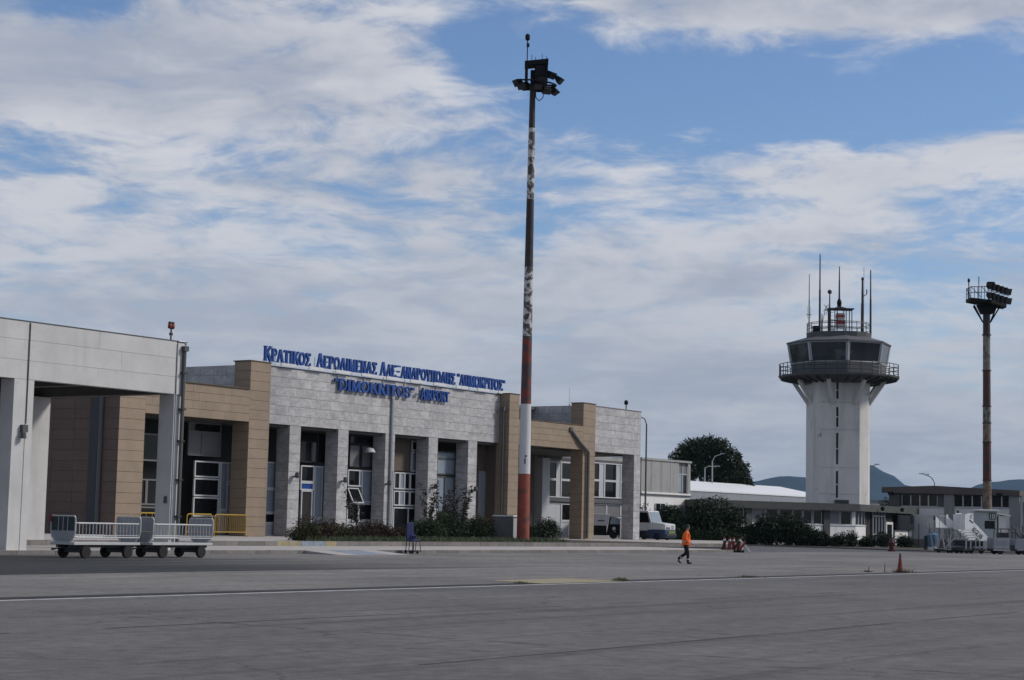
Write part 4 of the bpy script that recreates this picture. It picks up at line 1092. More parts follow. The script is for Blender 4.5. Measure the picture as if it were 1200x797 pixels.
for (x, y, h), lab in zip(hd_, CL):
    bush('clipped_bush', lab, 'bush', (x, y, .12), 1.7, 1.0, h, 1900, .14, 'foliage_green', 'clipped hedge by the yard', 4, 8)
for x, y, r_, h, lab in [(30.4, 168.5, 1.1, 1.5, 'small rounded bush below the last left window of the tower building'), (31.9, 170.0, .8, 1.7, 'small upright bush by the white wall corner of the tower building'), (33.9, 172.5, 1.1, 1.2, 'small bush at the corner of the white tower building wall'), (35.6, 172.6, 1.0, 1.7, 'dark bush before the dark recess of the tower building'), (38.3, 176, 1.0, 1.5, 'dark bush under the white barred window of the tower building')]:
    bush('small_bush', lab, 'bush', (x, y, .12), r_, .9, h * .82, 1300, .14, 'foliage_dark', None, 4)
bush('potted_shrub', 'loose shrub with pale leaf edges behind the cab of the white and blue truck', 'shrub', W(151.2, 85.6, .415), 1.0, .8, 3.0, 700, .2, 'foliage_thin', None, 6)

def tree(label, loc, blobs, n, size, trunk_h, limbs, m_='foliage_tree', shell=.3):
    t = thing('tree', label, 'tree', loc)
    leaves(blobs, n, size, VR, .55, shell).obj('crown', m_, t)
    tb = MB().tube((0, 0, 0), (.1, 0, trunk_h), .45, .3, 10)
    for (cx, cy, cz, *_r) in blobs[:limbs]:
        mid = Vector((cx * .45, cy * .45, trunk_h + (cz - trunk_h) * .45))
        tb.tube((.1, 0, trunk_h * .92), mid, .24, .15, 7).tube(mid, (cx, cy, cz), .15, .05, 6)
    tb.obj('trunk', 'bark', t)
    return t
TB = [(-4.4, 0, 9.2, 1.9, 2.2, 1.7), (-3.4, 1, 11.2, 2.0, 2.2, 1.5), (-1.6, 0, 12.6, 2.0, 2.2, 1.7), (.3, .5, 13.2, 1.7, 2, 1.5), (2.0, 0, 12.9, 1.6, 2, 1.5), (3.4, .2, 11.4, 1.7, 2, 1.6),
      (4.6, 0, 9.4, 1.5, 2, 1.6), (5.2, 0, 7.4, 1.2, 1.8, 1.5), (-1.5, 0, 10.2, 2.3, 2.4, 1.7), (1.2, .5, 10.6, 2.3, 2.4, 1.9), (3.0, 0, 8.5, 2.0, 2.2, 1.8), (-3.2, .3, 8.6, 1.8, 2, 1.2), (3.9, 0, 6.4, 1.8, 2, 1.6), (.6, .6, 8.4, 1.2, 1.6, 1.1)]
rtr = random.Random(3)
for _ in range(26):
    a = math.pi * rtr.uniform(-.04, 1.04)
    q = rtr.uniform(.80, 1.03)
    TB.append((6.0 * math.cos(a) * q + .3, rtr.uniform(-1, 1), 7.4 + 6.6 * math.sin(a) * q, rtr.uniform(.35, .7), .7, rtr.uniform(.8, 1.4)))
tree('broad dark evergreen tree rising behind the grey annex and white roof', (28.4, 262, 0), TB, 21000, .50, 5.0, 11, shell=.4)

# ================================================================== FAR HILLS
prof = [(-9000, 40), (-4000, 60), (0, 90), (600, 125), (930, 172), (1077, 199), (1153, 194), (1260, 205), (1379, 252), (1455, 220), (1540, 170), (1700, 150), (1865, 198), (1980, 208), (2300, 225), (3200, 150), (5000, 80), (9000, 40)]
def hp(x):
    for (a, ha), (b, hb) in zip(prof, prof[1:]):
        if a <= x <= b:
            t = (x - a) / (b - a); t = t * t * (3 - 2 * t)
            return ha + (hb - ha) * t
    return 40
hm = MB(); nx_, ny_ = 300, 16
from mathutils import noise as mn
for j in range(ny_ + 1):
    v_ = j / ny_
    for i in range(nx_ + 1):
        X = -6000 + 12000 * i / nx_
        Yk = 5600 + 2800 * v_
        e_ = math.sin(math.pi * v_) ** .8 if 0 < v_ < 1 else 0
        hm.v.append((X * Yk / 7000, Yk, hp(X) * e_ * (1 + .03 * mn.noise(Vector((X * .006, Yk * .004, 0)))) + 14 * e_ * mn.noise(Vector((X * .012, Yk * .008, 3))) * .4 - 2))
for j in range(ny_):
    for i in range(nx_):
        a = j * (nx_ + 1) + i
        hm.f.append((a, a + 1, a + nx_ + 2, a + nx_ + 1))
structure(hm.obj('hills', 'hill', smooth=True))

# ================================================================== CONTROL TOWER
SC = 1.085
tw = thing('control_tower', 'white airport control tower with a dark glazed octagonal cab and roof aerials', 'control tower', (34.35 * SC, 190 * SC, 1.75 * (1 - SC)))
tw.scale = (SC, SC, SC)
SH = [(-3.0, -2.3), (-2.55, -2.95), (1.65, -2.95), (2.72, -1.95), (3.02, -1.3), (3.02, 2.3), (2.4, 3.0), (-2.4, 3.0), (-3.0, 2.4)]
slits = [(4.9, 7.65), (8.35, 11.55), (12.2, 14.25), (15.1, 16.9)]
# the front face is built round its slits, so that they are real recesses
sm = MB()
sm.prism([(x, y, 0.1) for x, y in [(-3.0, -2.3), (-2.55, -2.93), (-0.77, -2.93), (-0.77, -2.2), (-3.0, -2.2)]], (0, 0, 17.1))
sm.prism([(x, y, 0.1) for x, y in [(-0.53, -2.2), (-0.53, -2.93), (1.65, -2.93), (2.72, -1.95), (2.72, -2.2 + .5)] + [(2.6, -1.7), (2.6, -2.0), (-.53, -2.0)]][:4] + [(2.72, -1.9, .1), (-.53, -1.9, .1)], (0, 0, 17.1))
sm.prism([(x, y, 0.1) for x, y in [(-3.0, -2.201), (-.77, -2.201), (-.77, -1.899), (2.721, -1.899), (3.02, -1.3), (3.02, 2.3), (2.4, 3.0), (-2.4, 3.0), (-3.0, 2.4)]], (0, 0, 17.1))
edges = [0.1] + [q for s_ in slits for q in s_] + [17.2]
for a, b in zip(edges[::2], edges[1::2]):
    sm.box(-.768, -.532, -2.915, -2.1, a, b)
shaft = sm.obj('shaft', 'tower_white', tw)
gb = MB()
for z_ in (5.3, 8.0, 11.9, 14.7):
    gb.box(-2.56, -.79, -2.955, -2.932, z_, z_ + .03).box(-.5, 1.66, -2.955, -2.932, z_, z_ + .03)
gb.obj('pour_joint', 'wall_grey', tw)
for a, b in slits:
    w = MB().box(-.77, -.53, -2.5, -2.44, a, b).obj('slit_window', 'glass_dark', tw)
    bm_ = MB()
    bm_.box(-.765, -.535, -2.88, -2.5, (a + b) / 2 - .06, (a + b) / 2 + .06)
    bm_.obj('bar', 'tower_white', w)
MB().box(-.9, .5, -3.3, -2.95, 3.8, 4.7).obj('hatch_box', 'fascia_concrete', tw)
n8 = -math.pi / 2
pl = MB().lathe([(2.8, 16.75), (4.3, 16.95), (6.30, 17.40), (6.36, 17.58), (4.9, 17.66)], 16, rot=n8).obj('gallery', 'cab_grey', tw)
jm = MB()
for i in range(32):
    a = 2 * math.pi * i / 32
    jm.obox((4.95 * math.cos(a), 4.95 * math.sin(a), 17.05), (2.2, .10, .22), Matrix.Rotation(a, 3, 'Z') @ Matrix.Rotation(-.2, 3, 'Y'))
jm.obj('gallery_ribs', 'cab_dark', tw)
for i in range(8):
    a = n8 + math.pi / 8 + i * math.pi / 4
    MB().obox(((4.0) * math.cos(a), 4.0 * math.sin(a), 15.9), (.36, .40, 3.0), Matrix.Rotation(a, 3, 'Z') @ Matrix.Rotation(.60, 3, 'Y')).obj('strut', 'tower_white', tw)
def ring_rail(R0, z0, heights, n, name, r=.03, poly=16):
    rr = MB()
    for h in heights:
        for i in range(poly):
            a0 = n8 + 2 * math.pi * i / poly; a1 = n8 + 2 * math.pi * (i + 1) / poly
            rr.tube((R0 * math.cos(a0), R0 * math.sin(a0), z0 + h), (R0 * math.cos(a1), R0 * math.sin(a1), z0 + h), r, n=5)
    for i in range(n):
        a = n8 + 2 * math.pi * i / n
        q = R0 if n == poly or i * poly % n == 0 else R0 * math.cos(math.pi / poly)
        rr.tube((q * math.cos(a), q * math.sin(a), z0), (q * math.cos(a), q * math.sin(a), z0 + heights[-1]), r, n=5)
    return rr.obj(name, 'steel_dark', tw)
ring_rail(6.22, 17.6, (.4, .8, 1.2), 32, 'gallery_rail', .04)
MB().lathe([(4.95, 17.62), (5.02, 18.82), (4.7, 18.86)], 8, rot=n8).obj('cab_wall', 'cab_grey', tw)
MB().lathe([(4.6, 18.7), (4.9, 20.9)], 8, rot=n8).obj('cab_interior', 'void_dark', tw)
def rp8(R_, i, z_): 
    a = n8 + i * math.pi / 4
    return Vector((R_ * math.cos(a), R_ * math.sin(a), z_))
for i in range(8):
    A, B, C_, D_ = rp8(5.0, i, 18.87), rp8(5.0, i + 1, 18.87), rp8(5.36, i + 1, 20.86), rp8(5.36, i, 20.86)
    inn = Vector((-(A.x + B.x), -(A.y + B.y), 0)).normalized() * .04
    MB().prism([A, B, C_, D_], inn).obj('cab_pane', 'glass_cab', tw)
    fb = MB()
    fb.path([A + (B - A) * .04, B + (A - B) * .04, C_ + (D_ - C_) * .04, D_ + (C_ - D_) * .04, A + (B - A) * .04], .06, 5)
    fb.obj('pane_frame', 'panel_white', tw)
    MB().tube(rp8(5.02, i, 18.8), rp8(5.38, i, 20.95), .085, n=6).obj('mullion', 'panel_white', tw)
MB().lathe([(5.2, 20.88), (5.52, 20.90), (5.52, 21.05), (3.42, 21.66), (3.40, 21.9)], 8, rot=n8).obj('cab_roof', 'cab_grey', tw)
MB().lathe([(3.38, 21.55), (3.44, 22.12), (3.2, 22.14)], 16, rot=n8).obj('roof_drum', 'cab_grey', tw)
ring_rail(3.36, 22.1, (.45, .9, 1.05), 16, 'roof_rail', .035)
bf = MB()
for x in (-1.02, -.32, .62, 1.22):
    for y in (-.7, .7):
        bf.tube((x, y, 22.1), (x, y, 24.7), .05, n=6)
for z_ in (22.9, 23.5):
    bf.tube((-1.02, -.7, z_), (-.32, -.7, z_), .03, n=5)
for k in range(6):
    bf.tube((-1.02, -.72, 22.5 + k * .36), (-.7, -.72, 22.5 + k * .36), .02, n=5)
bf.prism([(-1.25, -.9, 24.68), (1.45, -.9, 24.68), (1.45, .9, 24.68), (-1.25, .9, 24.68)], (0, 0, .1)).lathe([(1.0, 24.78), (.3, 25.0)], 8, (.1, 0))
bf.obj('beacon_frame', 'steel_dark', tw)
MB().box(-.30, .55, -.4, .4, 23.15, 23.55).box(-.30, .55, -.4, .4, 23.85, 24.1).obj('beacon_red', 'beacon_red', tw)
MB().box(-.28, .53, -.38, .38, 23.55, 23.85).box(-.28, .53, -.38, .38, 22.75, 23.15).box(-.28, .53, -.38, .38, 24.1, 24.3).obj('beacon_white', 'cone_white', tw)
MB().lathe([(.22, 25.0), (.26, 25.5), (.12, 25.85), (.03, 25.95)], 10, (.02, 0)).obj('lantern', 'lamp_black', tw)
def whip(x, y, z0, z1, r, kids=None):
    r *= 1.35
    w = MB().tube((x, y, z0), (x, y, z0 + (z1 - z0) * .55), r * 1.4, r * 1.2, 6).tube((x, y, z0 + (z1 - z0) * .55), (x, y, z1), r, r * .7, 6)
    if kids: kids(w)
    return w.obj('aerial', 'steel_dark', tw)
whip(.02, 0, 25.9, 29.3, .05)
whip(-3.25, -.6, 22.1, 28.3, .035, lambda w: w.box(-3.5, -3.0, -.65, -.55, 24.0, 24.05).box(-3.42, -3.40, -.62, -.58, 23.6, 24.9).box(-3.10, -3.08, -.62, -.58, 23.6, 24.9))
whip(-2.2, -1.0, 22.1, 30.4, .06)
whip(-1.15, -.9, 22.1, 26.4, .06, lambda w: w.lathe([(.03, 26.2), (.22, 26.3), (.22, 26.55), (.04, 26.7)], 8, (-1.15, -.9)))
whip(2.3, -.8, 22.1, 27.9, .09, lambda w: w.tube((2.3, -.8, 26.0), (2.75, -.8, 26.3), .04).tube((2.75, -.8, 26.3), (2.75, -.8, 26.8), .06).lathe([(.03, 27.7), (.14, 27.8), (.14, 28.0), (.03, 28.1)], 8, (2.3, -.8)).tube((2.45, -.8, 24), (2.45, -.8, 29.2), .02))
whip(3.2, -.6, 22.1, 28.9, .06)
whip(-1.95, -.9, 22.1, 24.1, .05, lambda w: w.tube((-1.95, -.9, 23.0), (-1.5, -.9, 25.0), .03).tube((-1.75, -.9, 25.1), (-1.25, -.9, 24.5), .025).tube((-1.8, -.9, 24.4), (-1.25, -.9, 25.1), .025).tube((-1.55, -.9, 24.0), (-1.2, -.9, 24.9), .02))
MB().box(-2.95, -2.3, -1.8, -1.3, 22.15, 22.75).obj('roof_box', 'lamp_black', tw)

# ================================================================== TOWER BUILDING
B0 = Vector((33.26, 175, 0))
tb_ = thing('tower_building', 'low white building with a dark flat concrete roof band under the control tower', 'building', (B0.x * SC, B0.y * SC, 1.75 * (1 - SC)))
tb_.scale = (SC, SC, SC)
PP = [Vector((-15.76, -9.6, 0)), Vector((0, 0, 0)), Vector((9.84, 19, 0)), Vector((-3, 30, 0)), Vector((-22, 14, 0))]
def inset(P, q):
    c = sum((Vector(p) for p in P), Vector()) / len(P)
    return [p + (p - c).normalized() * q for p in P]
MB().prism([(p.x, p.y, 3.47) for p in inset(PP, .75)], (0, 0, .66)).obj('roof_fascia', 'fascia_concrete', tb_)
MB().prism([(p.x, p.y, .25) for p in inset(PP, -.3)], (0, 0, 3.215)).obj('core', 'void_dark', tb_)
def seg(P, Q):
    u = (Q - P); L = u.length; u.normalize()
    a = math.atan2(u.y, u.x)
    return P, Matrix.Rotation(a, 3, 'Z'), L
def on(P, M_, mb, name, m_, parent):
    mb.v = [tuple(P + M_ @ Vector(v)) for v in mb.v]
    return mb.obj(name, m_, parent)
P, M_, L = seg(PP[0], PP[1])
on(P, M_, MB().box(0, L, -.05, .25, .2, 2.05), 'lower_wall', 'wall_white', tb_)
on(P, M_, MB().box(0, L + .05, -.12, .2, 2.052, 2.13), 'sill', 'rail_white', tb_)
on(P, M_, MB().box(L - .42, L, -.04, .3, 2.132, 3.46), 'corner_pier', 'wall_white', tb_)
for u in (5.0, 14.4):
    on(P, M_, MB().box(u, u + .75, -.20, .3, .2, 3.465), 'pier', 'fascia_concrete', tb_)
wins = [(.2, 1.7), (1.8, 3.3), (3.4, 4.9), (5.85, 7.4), (7.5, 9.0), (9.1, 10.7), (10.8, 11.9), (12.0, 13.1), (13.2, 14.3), (15.25, 16.5), (16.6, 18.0)]
for i, (a, b) in enumerate(wins):
    f_ = on(P, M_, MB().box(a, a + .07, 0, .1, 2.14, 3.46).box(b - .07, b, 0, .1, 2.14, 3.46).box(a + .07, b - .07, 0, .1, 2.14, 2.2).box(a + .07, b - .07, 0, .1, 3.4, 3.46), 'window', 'panel_white', tb_)
    on(P, M_, MB().box(a + .07, b - .07, .04, .08, 2.2, 3.4), 'pane', 'glass_dark' if i not in (3, 9) else 'blind_grey', f_)
P, M_, L = seg(PP[1], PP[2])
on(P, M_, MB().box(0.05, 3.4, -.05, .25, .2, 2.05), 'lower_wall', 'wall_white', tb_)
on(P, M_, MB().box(0.05, 3.4, -.12, .2, 2.052, 2.13), 'sill', 'rail_white', tb_)
on(P, M_, MB().box(3.4, 5.9, .6, .9, .2, 3.46), 'recess_wall', 'hangar_dark', tb_)
for a, b in ((0.1, 1.1), (1.2, 2.2), (2.3, 3.3)):
    f_ = on(P, M_, MB().box(a, a + .07, 0, .1, 2.14, 3.46).box(b - .07, b, 0, .1, 2.14, 3.46).box(a + .07, b - .07, 0, .1, 2.14, 2.2), 'window', 'panel_white', tb_)
    on(P, M_, MB().box(a + .07, b - .07, .04, .08, 2.2, 3.45), 'pane', 'glass_dark', f_)
fm = MB()
for k in range(5):
    fm.box(6.1 + k * 1.05, 6.2 + k * 1.05, -.02, .1, .3, 3.46)
fm.box(6.2, 10.3, -.01, .09, 1.25, 1.35).box(6.2, 10.3, -.01, .09, 3.05, 3.15)
f_ = on(P, M_, fm, 'barred_window', 'panel_white', tb_)
on(P, M_, MB().box(6.1, 10.3, .12, .16, .3, 3.46), 'pane', 'glass_dark', f_)
d_ = on(P, M_, MB().box(10.7, 11.0, -.05, .1, .2, 2.55).box(12.9, 13.2, -.05, .1, .2, 2.55).box(11.0, 12.9, -.05, .1, 2.3, 2.55).box(11.0, 12.9, -.04, .1, .2, 1.0), 'door', 'hut_roof', tb_)
on(P, M_, MB().box(11.0, 12.9, .02, .06, 1.0, 2.3), 'pane', 'glass_dark', d_)
on(P, M_, MB().box(14.0, 20.5, -.05, .1, .2, 1.75), 'panel', 'wall_white', tb_)
on(P, M_, MB().box(13.9, 20.6, -.3, .1, 1.78, 3.3), 'dark_bay_window', 'glass_dark', tb_)
on(P, M_, MB().tube((19.6, -.4, .1), (19.6, -.4, 3.4), .06), 'downpipe', 'steel_dark', tb_)
for u in (6.0, 13.2):
    on(P, M_, MB().lathe([(.05, 3.6), (.2, 3.7), (.2, 3.95), (.05, 4.05)], 8, (u, -1.0)), 'floodlight', 'lamp_black', tb_)

# plot of ground with a kerb round the tower building
BED = [(10, 168), (23.8, 168.4), (28, 163.4), (31, 159.2), (33, 154.5), (35.5, 152.2), (44, 151.6), (80, 150), (80, 176), (10, 176)]
mb = MB(); mb.prism([(x, y, -.02) for x, y in BED[:1] + BED[1:]], (0, 0, .135))
bed2 = structure(mb.obj('verge', 'soil'))
for (x0, y0), (x1, y1) in zip(BED[:7], BED[1:8]):
    a = Vector((x0, y0, 0)); b = Vector((x1, y1, 0)); L = (b - a).length; u = (b - a) / L
    n_ = max(1, round(L / 1.6)); n_ = min(n_, 14)
    for k in range(n_):
        q = a + u * (L * k / n_)
        link('kerb_stone', kerb_me, bed2, (q.x + u.y * .15, q.y - u.x * .15, -.02), math.atan2(u.y, u.x), (L / n_ - .02, .16, .155))

# ================================================================== HANGAR (right)
hg = thing('hangar', 'wide white hangar with a band of dark upper windows under a brown roof', 'hangar', W(203.4, 75, 0), TH)
def HG(mb, name, m_, parent=None):
    return frame_obj(mb, name, m_, parent or hg, 203.4, 75, 0)
HG(MB().box(203.5, 230, 67.4, 82.6, 0, 4.5), 'wall', 'wall_white')
HG(MB().box(203.55, 230, 67.4, 82.6, 4.5, 6.2), 'upper_wall', 'hangar_dark')
rp_ = [(203.0, 83.4, 6.12), (203.0, 66.9, 5.9), (203.0, 66.9, 6.5), (203.0, 76.9, 6.98), (203.0, 83.4, 6.75)]
HG(MB().prism(rp_, (28, 0, 0)), 'roof', 'roof_brown')
for d in (75.3, 67.6):
    HG(MB().box(203.3, 203.52, d - .55, d + .55, 0, 6.0), 'pier', 'shed_grey')
HG(MB().box(203.32, 203.52, 81.3, 82.6, 4.5, 6.05), 'pier', 'hangar_dark')
XS = [81.05, 79.95, 78.85, 77.8, 76.7, 75.9, 74.75, 73.65, 72.55, 71.45, 70.3, 69.1, 68.2]
for a, b in zip(XS, XS[1:]):
    if abs(a - 76.7) < .01: continue
    f_ = HG(MB().box(203.40, 203.54, a - .07, a, 4.6, 5.86).box(203.40, 203.54, b, b + .06, 4.6, 5.86).box(203.41, 203.54, b + .06, a - .07, 4.56, 4.62), 'window', 'panel_white')
    HG(MB().box(203.46, 203.52, b + .06, a - .07, 4.62, 5.86), 'pane', 'glass_dark', f_)
HG(MB().box(203.38, 203.52, 67.9, 82.5, 4.44, 4.55), 'sill', 'panel_white')
HG(MB().box(203.44, 203.497, 73.85, 74.70, 3.60, 3.82).box(203.43, 203.496, 74.17, 74.38, 3.28, 4.14), 'cross_sign', 'ink')
HG(MB().box(204.5, 230, 50, 67.35, 0, 6.0), 'side_wing', 'hangar_dark')
HG(MB().box(204.0, 204.5, 58, 67.3, 5.2, 5.9).box(204.0, 204.6, 66.9, 67.3, 0, 5.2), 'door_frame', 'wall_white')
HG(MB().box(204.3, 204.49, 58, 66.8, 0, 5.15), 'doorway', 'void_dark')
for d in (82.2, 69.2):
    HG(MB().box(202.6, 203.0, d - .25, d + .25, 5.85, 6.2), 'floodlight', 'lamp_black')

# ================================================================== WHITE-ROOFED WAREHOUSE
wh = thing('warehouse', 'long grey warehouse with a bright white sloping roof behind the tower building', 'warehouse', W(215, 112, 0), TH)
def WH(mb, name, m_):
    return frame_obj(mb, name, m_, wh, 215, 112, 0)
WH(MB().box(190, 246, 109.6, 128, 0, 6.3), 'wall', 'shed_grey')
WH(MB().prism([(188, 109.2, 6.28), (188, 117.5, 7.78), (188, 126, 6.28), (188, 126, 6.1), (188, 109.2, 6.1)], (59, 0, 0)), 'roof', 'roof_white')
WH(MB().box(189, 246.5, 109.3, 109.55, 5.0, 6.09), 'eaves_board', 'panel_grey')
sh = thing('shed', 'low pale shed far behind the tower building, right of the tower shaft', 'shed', (50.5, 262, 0))
MB().box(-2.2, 5.5, 0, 10, 0, 5.6).obj('wall', 'wall_white', sh)
MB().prism([(-2.5, -.3, 5.6), (5.8, -.3, 5.6), (5.8, 10.3, 5.6), (-2.5, 10.3, 5.6)], (0, 0, .35)).obj('roof', 'shed_grey', sh)
rd = thing('red_pylon', 'tall red sign pylon standing right behind the tower shaft', 'sign', (46.9, 243, 0))
MB().box(-.25, 1.0, 0, .5, 0, 8.1).obj('panel', 'red_panel', rd)
MB().box(-.3, 1.05, -.1, .6, 0, .5).obj('base', 'concrete_low', rd)
for i, (x, y, r_, h) in enumerate([(47.6, 238, 1.6, 5.2), (49.6, 239, 1.9, 5.4), (51.6, 240, 1.6, 5.1)]):
    bush('tall_bush', ['dark far bush at the foot of the red pylon', 'dark far bush under the double armed street lamp', 'dark far bush touching the left end of the hangar roof'][i], 'bush', (x, y, 0), r_, 1.4, h, 800, .35, 'foliage_dark', 'far bushes by the hangar', 4)

# ================================================================== GREY ANNEX
an = thing('annex', 'pale grey stained two storey annex at the right end of the terminal', 'building', W(156, 87, .41), TH)
def AN(mb, name, m_, parent=None):
    return frame_obj(mb, name, m_, parent or an, 156, 87, .41)
AN(MB().box(152.25, 159.75, 87.0, 105, 4.9, 7.95).box(159.75, 161.7, 87.25, 104.9, 4.95, 7.9).box(161.7, 162.2, 87.0, 105, 4.9, 7.95), 'upper_wall', 'wall_grey')
AN(MB().box(138.05, 152.24, 87.6, 105, 7.5, 7.95), 'upper_wall', 'wall_grey')
AN(MB().box(152.3, 162.15, 87.03, 105, .415, 4.62), 'lower_wall', 'wall_white')
AN(MB().box(152.27, 162.3, 86.85, 105, 4.62, 4.72), 'band', 'hangar_dark')
AN(MB().box(152.27, 162.25, 86.95, 105, 4.722, 4.898), 'band', 'wall_white')
AN(MB().box(152.2, 162.3, 86.9, 105, 7.952, 8.16), 'coping', 'wall_grey')
js = MB()
for s in (154.2, 156.1, 158.0):
    js.box(s, s + .03, 86.985, 86.998, 4.9, 7.95)
AN(js, 'panel_joint', 'shed_grey')
f_ = AN(MB().box(159.78, 159.9, 87.05, 87.2, 5.0, 7.6).box(160.6, 160.75, 87.05, 87.2, 5.0, 7.6).box(161.55, 161.68, 87.05, 87.2, 5.0, 7.6).box(159.9, 161.55, 87.06, 87.2, 6.75, 6.85), 'window', 'panel_white')
AN(MB().box(159.9, 160.6, 87.12, 87.18, 5.0, 6.75), 'pane', 'glass_sky_painted', f_)
AN(MB().box(160.75, 161.55, 87.12, 87.18, 5.0, 6.75), 'pane', 'glass_dark', f_)
AN(MB().box(159.9, 161.55, 87.12, 87.18, 6.85, 7.6), 'pane', 'blind_grey', f_)
for a, b in ((155.0, 157.0),):
    f_ = AN(MB().box(a, a + .1, 86.92, 87.02, 2.4, 3.8).box(b - .1, b, 86.92, 87.02, 2.4, 3.8).box(a + .1, b - .1, 86.93, 87.02, 2.4, 2.5).box((a + b) / 2 - .04, (a + b) / 2 + .04, 86.94, 87.02, 2.5, 3.8), 'window', 'panel_white')
    AN(MB().box(a + .1, b - .1, 86.98, 87.015, 2.5, 3.8), 'pane', 'glass_dark', f_)
AN(MB().box(157.3, 161.9, 86.96, 87.02, .42, 3.7), 'shutter', 'panel_grey')

# ================================================================== STREET LAMPS
def lamp(label, loc, h, arms, r=.09, group=None, m_='steel_galv'):
    t = thing('street_lamp', label, 'street lamp', loc, 0, group)
    MB().tube((0, 0, 0), (0, 0, h - .5), r, r * .7, 8).obj('pole', m_, t)
    am = MB(); lh = MB()
    for dx, dz in arms:
        am.path([(0, 0, h - .55), (dx * .25, 0, h - .1 + dz * .5), (dx * .8, 0, h + dz)], .05, 6)
        s_ = 1 if dx > 0 else -1
        lh.prism([(dx * .7, -.12, h + dz + .02), (dx + .15 * s_, -.12, h + dz + .0), (dx + .2 * s_, -.12, h + dz + .1), (dx * .75, -.12, h + dz + .16)], (0, .24, 0))
    am.obj('arm', m_, t); lh.obj('lantern', 'panel_grey', t)
    return t
lamp('slim dark street lamp rising beside the right end of the terminal', (12.92, 172, .415), 11.3, [(-.75, .15)], .10, m_='hangar_dark')
lamp('twin street lamp poles before the big tree, the taller with two heads', (27.9, 250, 0), 11.2, [(1.5, .4)], .12)
lamp('shorter pole of the pair before the big tree', (27.0, 251, 0), 10.2, [(1.9, -.3)], .11)
lamp('double armed street lamp seen between the tower shaft and the hangar', (47.3, 240, 0), 9.9, [(1.3, .35), (-1.3, .15)], .11)
lamp('street lamp with two heads pointing left above the hangar roof', (60.97, 261, 0), 9.2, [(-1.1, .5), (-2.0, .6)], .14)

# ================================================================== VEHICLES
def vwheel(parent, x, y, r, w=.22):
    return wheel(parent, x, y, r, w)
tg = thing('service_truck', 'white and blue airport truck at the right end of the terminal, before the dark bushes', 'truck', (12.0, 161.6, .415), R(-35))
tg.scale = (1.07, 1.07, 1.05)
MB().prism([(-1.9, 0, .75), (.78, 0, .75), (.78, 0, 1.42), (.45, 0, 2.36), (.35, 0, 2.43), (-1.9, 0, 2.43)], (0, 1.75, 0)).obj('cab', 'truck_white', tg, bevel=.04)
MB().prism([(.79, .03, .85), (2.05, .03, .85), (2.05, .03, 1.30), (1.9, .03, 1.36), (.79, .03, 1.48)], (0, 1.69, 0)).obj('hood', 'truck_white', tg, bevel=.04)
MB().box(-1.9, -.35, -.03, 1.78, .30, .78).box(.40, 2.08, -.03, 1.78, .18, .845).obj('skirt', 'truck_blue', tg, bevel=.03)
MB().box(-1.8, 1.9, .15, 1.6, .15, .40).obj('chassis', 'steel_dark', tg)
MB().prism([(-.50, -.012, 1.43), (.60, -.012, 1.43), (.36, -.012, 2.28), (-.50, -.012, 2.28)], (0, .02, 0)).obj('side_window', 'glass_dark', tg)
MB().prism([(.775, .12, 1.48), (.475, .12, 2.32), (.475, 1.63, 2.32), (.775, 1.63, 1.48)], (.02, 0, .007)).obj('windscreen', 'glass_sky_painted', tg)
MB().box(.55, .61, -.16, -.03, 1.45, 1.72).obj('mirror', 'ink', tg)
gl_ = MB().box(2.052, 2.07, .25, 1.5, .90, 1.26).obj('grille', 'truck_white', tg)
MB().box(2.071, 2.078, 1.02, 1.08, .95, 1.2).box(2.071, 2.078, 1.16, 1.20, .95, 1.2).box(2.071, 2.078, 1.32, 1.36, .95, 1.2).box(2.071, 2.078, 1.20, 1.32, 1.15, 1.2).box(2.071, 2.078, 1.20, 1.32, .95, 1.0).obj('lettering', 'ink', gl_)
for y in (.30, .62):
    MB().lathe([(.02, -.03), (.09, -.02), (.09, .02)], 10).obj('headlight', 'ink', tg, loc=(2.085, y, 1.0)).rotation_euler = (0, R(90), 0)
MB().box(2.082, 2.2, .05, 1.72, .30, .50).obj('bumper', 'steel_dark', tg, bevel=.03)
MB().box(2.082, 2.10, .55, 1.60, .55, .78).obj('marker_panel', 'lime', tg)
for x_ in (-.9, 1.3):
    for y_ in (.08, 1.68):
        vwheel(tg, x_, y_, .36 if x_ < 0 else .30)

vn = thing('service_van', 'dark service vehicle with a white box top parked under the right-hand marble block', 'van', (8.45, 162.6, .415))
MB().box(-1.9, .35, 0, 1.6, .28, 1.15).obj('body', 'lamp_black', vn, bevel=.04)
MB().prism([(-1.9, 0, 1.16), (.40, 0, 1.16), (.66, 0, 2.0), (.62, 0, 2.15), (-1.0, 0, 2.22), (-1.9, 0, 2.1)], (0, 1.6, 0)).obj('box_top', 'truck_white', vn, bevel=.04)
MB().box(-.45, .15, -.012, .0, 1.52, 1.62).obj('slot', 'ink', vn)
MB().prism([(.40, .05, .30), (1.55, .05, .30), (1.55, .05, 1.2), (1.4, .05, 1.85), (.70, .05, 1.95)], (0, 1.5, 0)).obj('cab', 'lamp_black', vn, bevel=.03)
MB().box(.66, 1.62, .0, 1.6, 1.96, 2.06).obj('roof', 'truck_white', vn)
MB().prism([(.62, .035, 1.3), (1.5, .035, 1.3), (1.38, .035, 1.82), (.74, .035, 1.9)], (0, .012, 0)).obj('side_window', 'glass_sky_painted', vn)
MB().lathe([(.02, -.05), (.16, -.03), (.16, .03)], 10).obj('headlight', 'frame_white', vn, loc=(1.0, .02, .9)).rotation_euler = (R(90), 0, 0)
MB().lathe([(.02, -.05), (.13, -.03), (.13, .03)], 10).obj('headlight', 'panel_white', vn, loc=(1.05, .02, .55)).rotation_euler = (R(90), 0, 0)
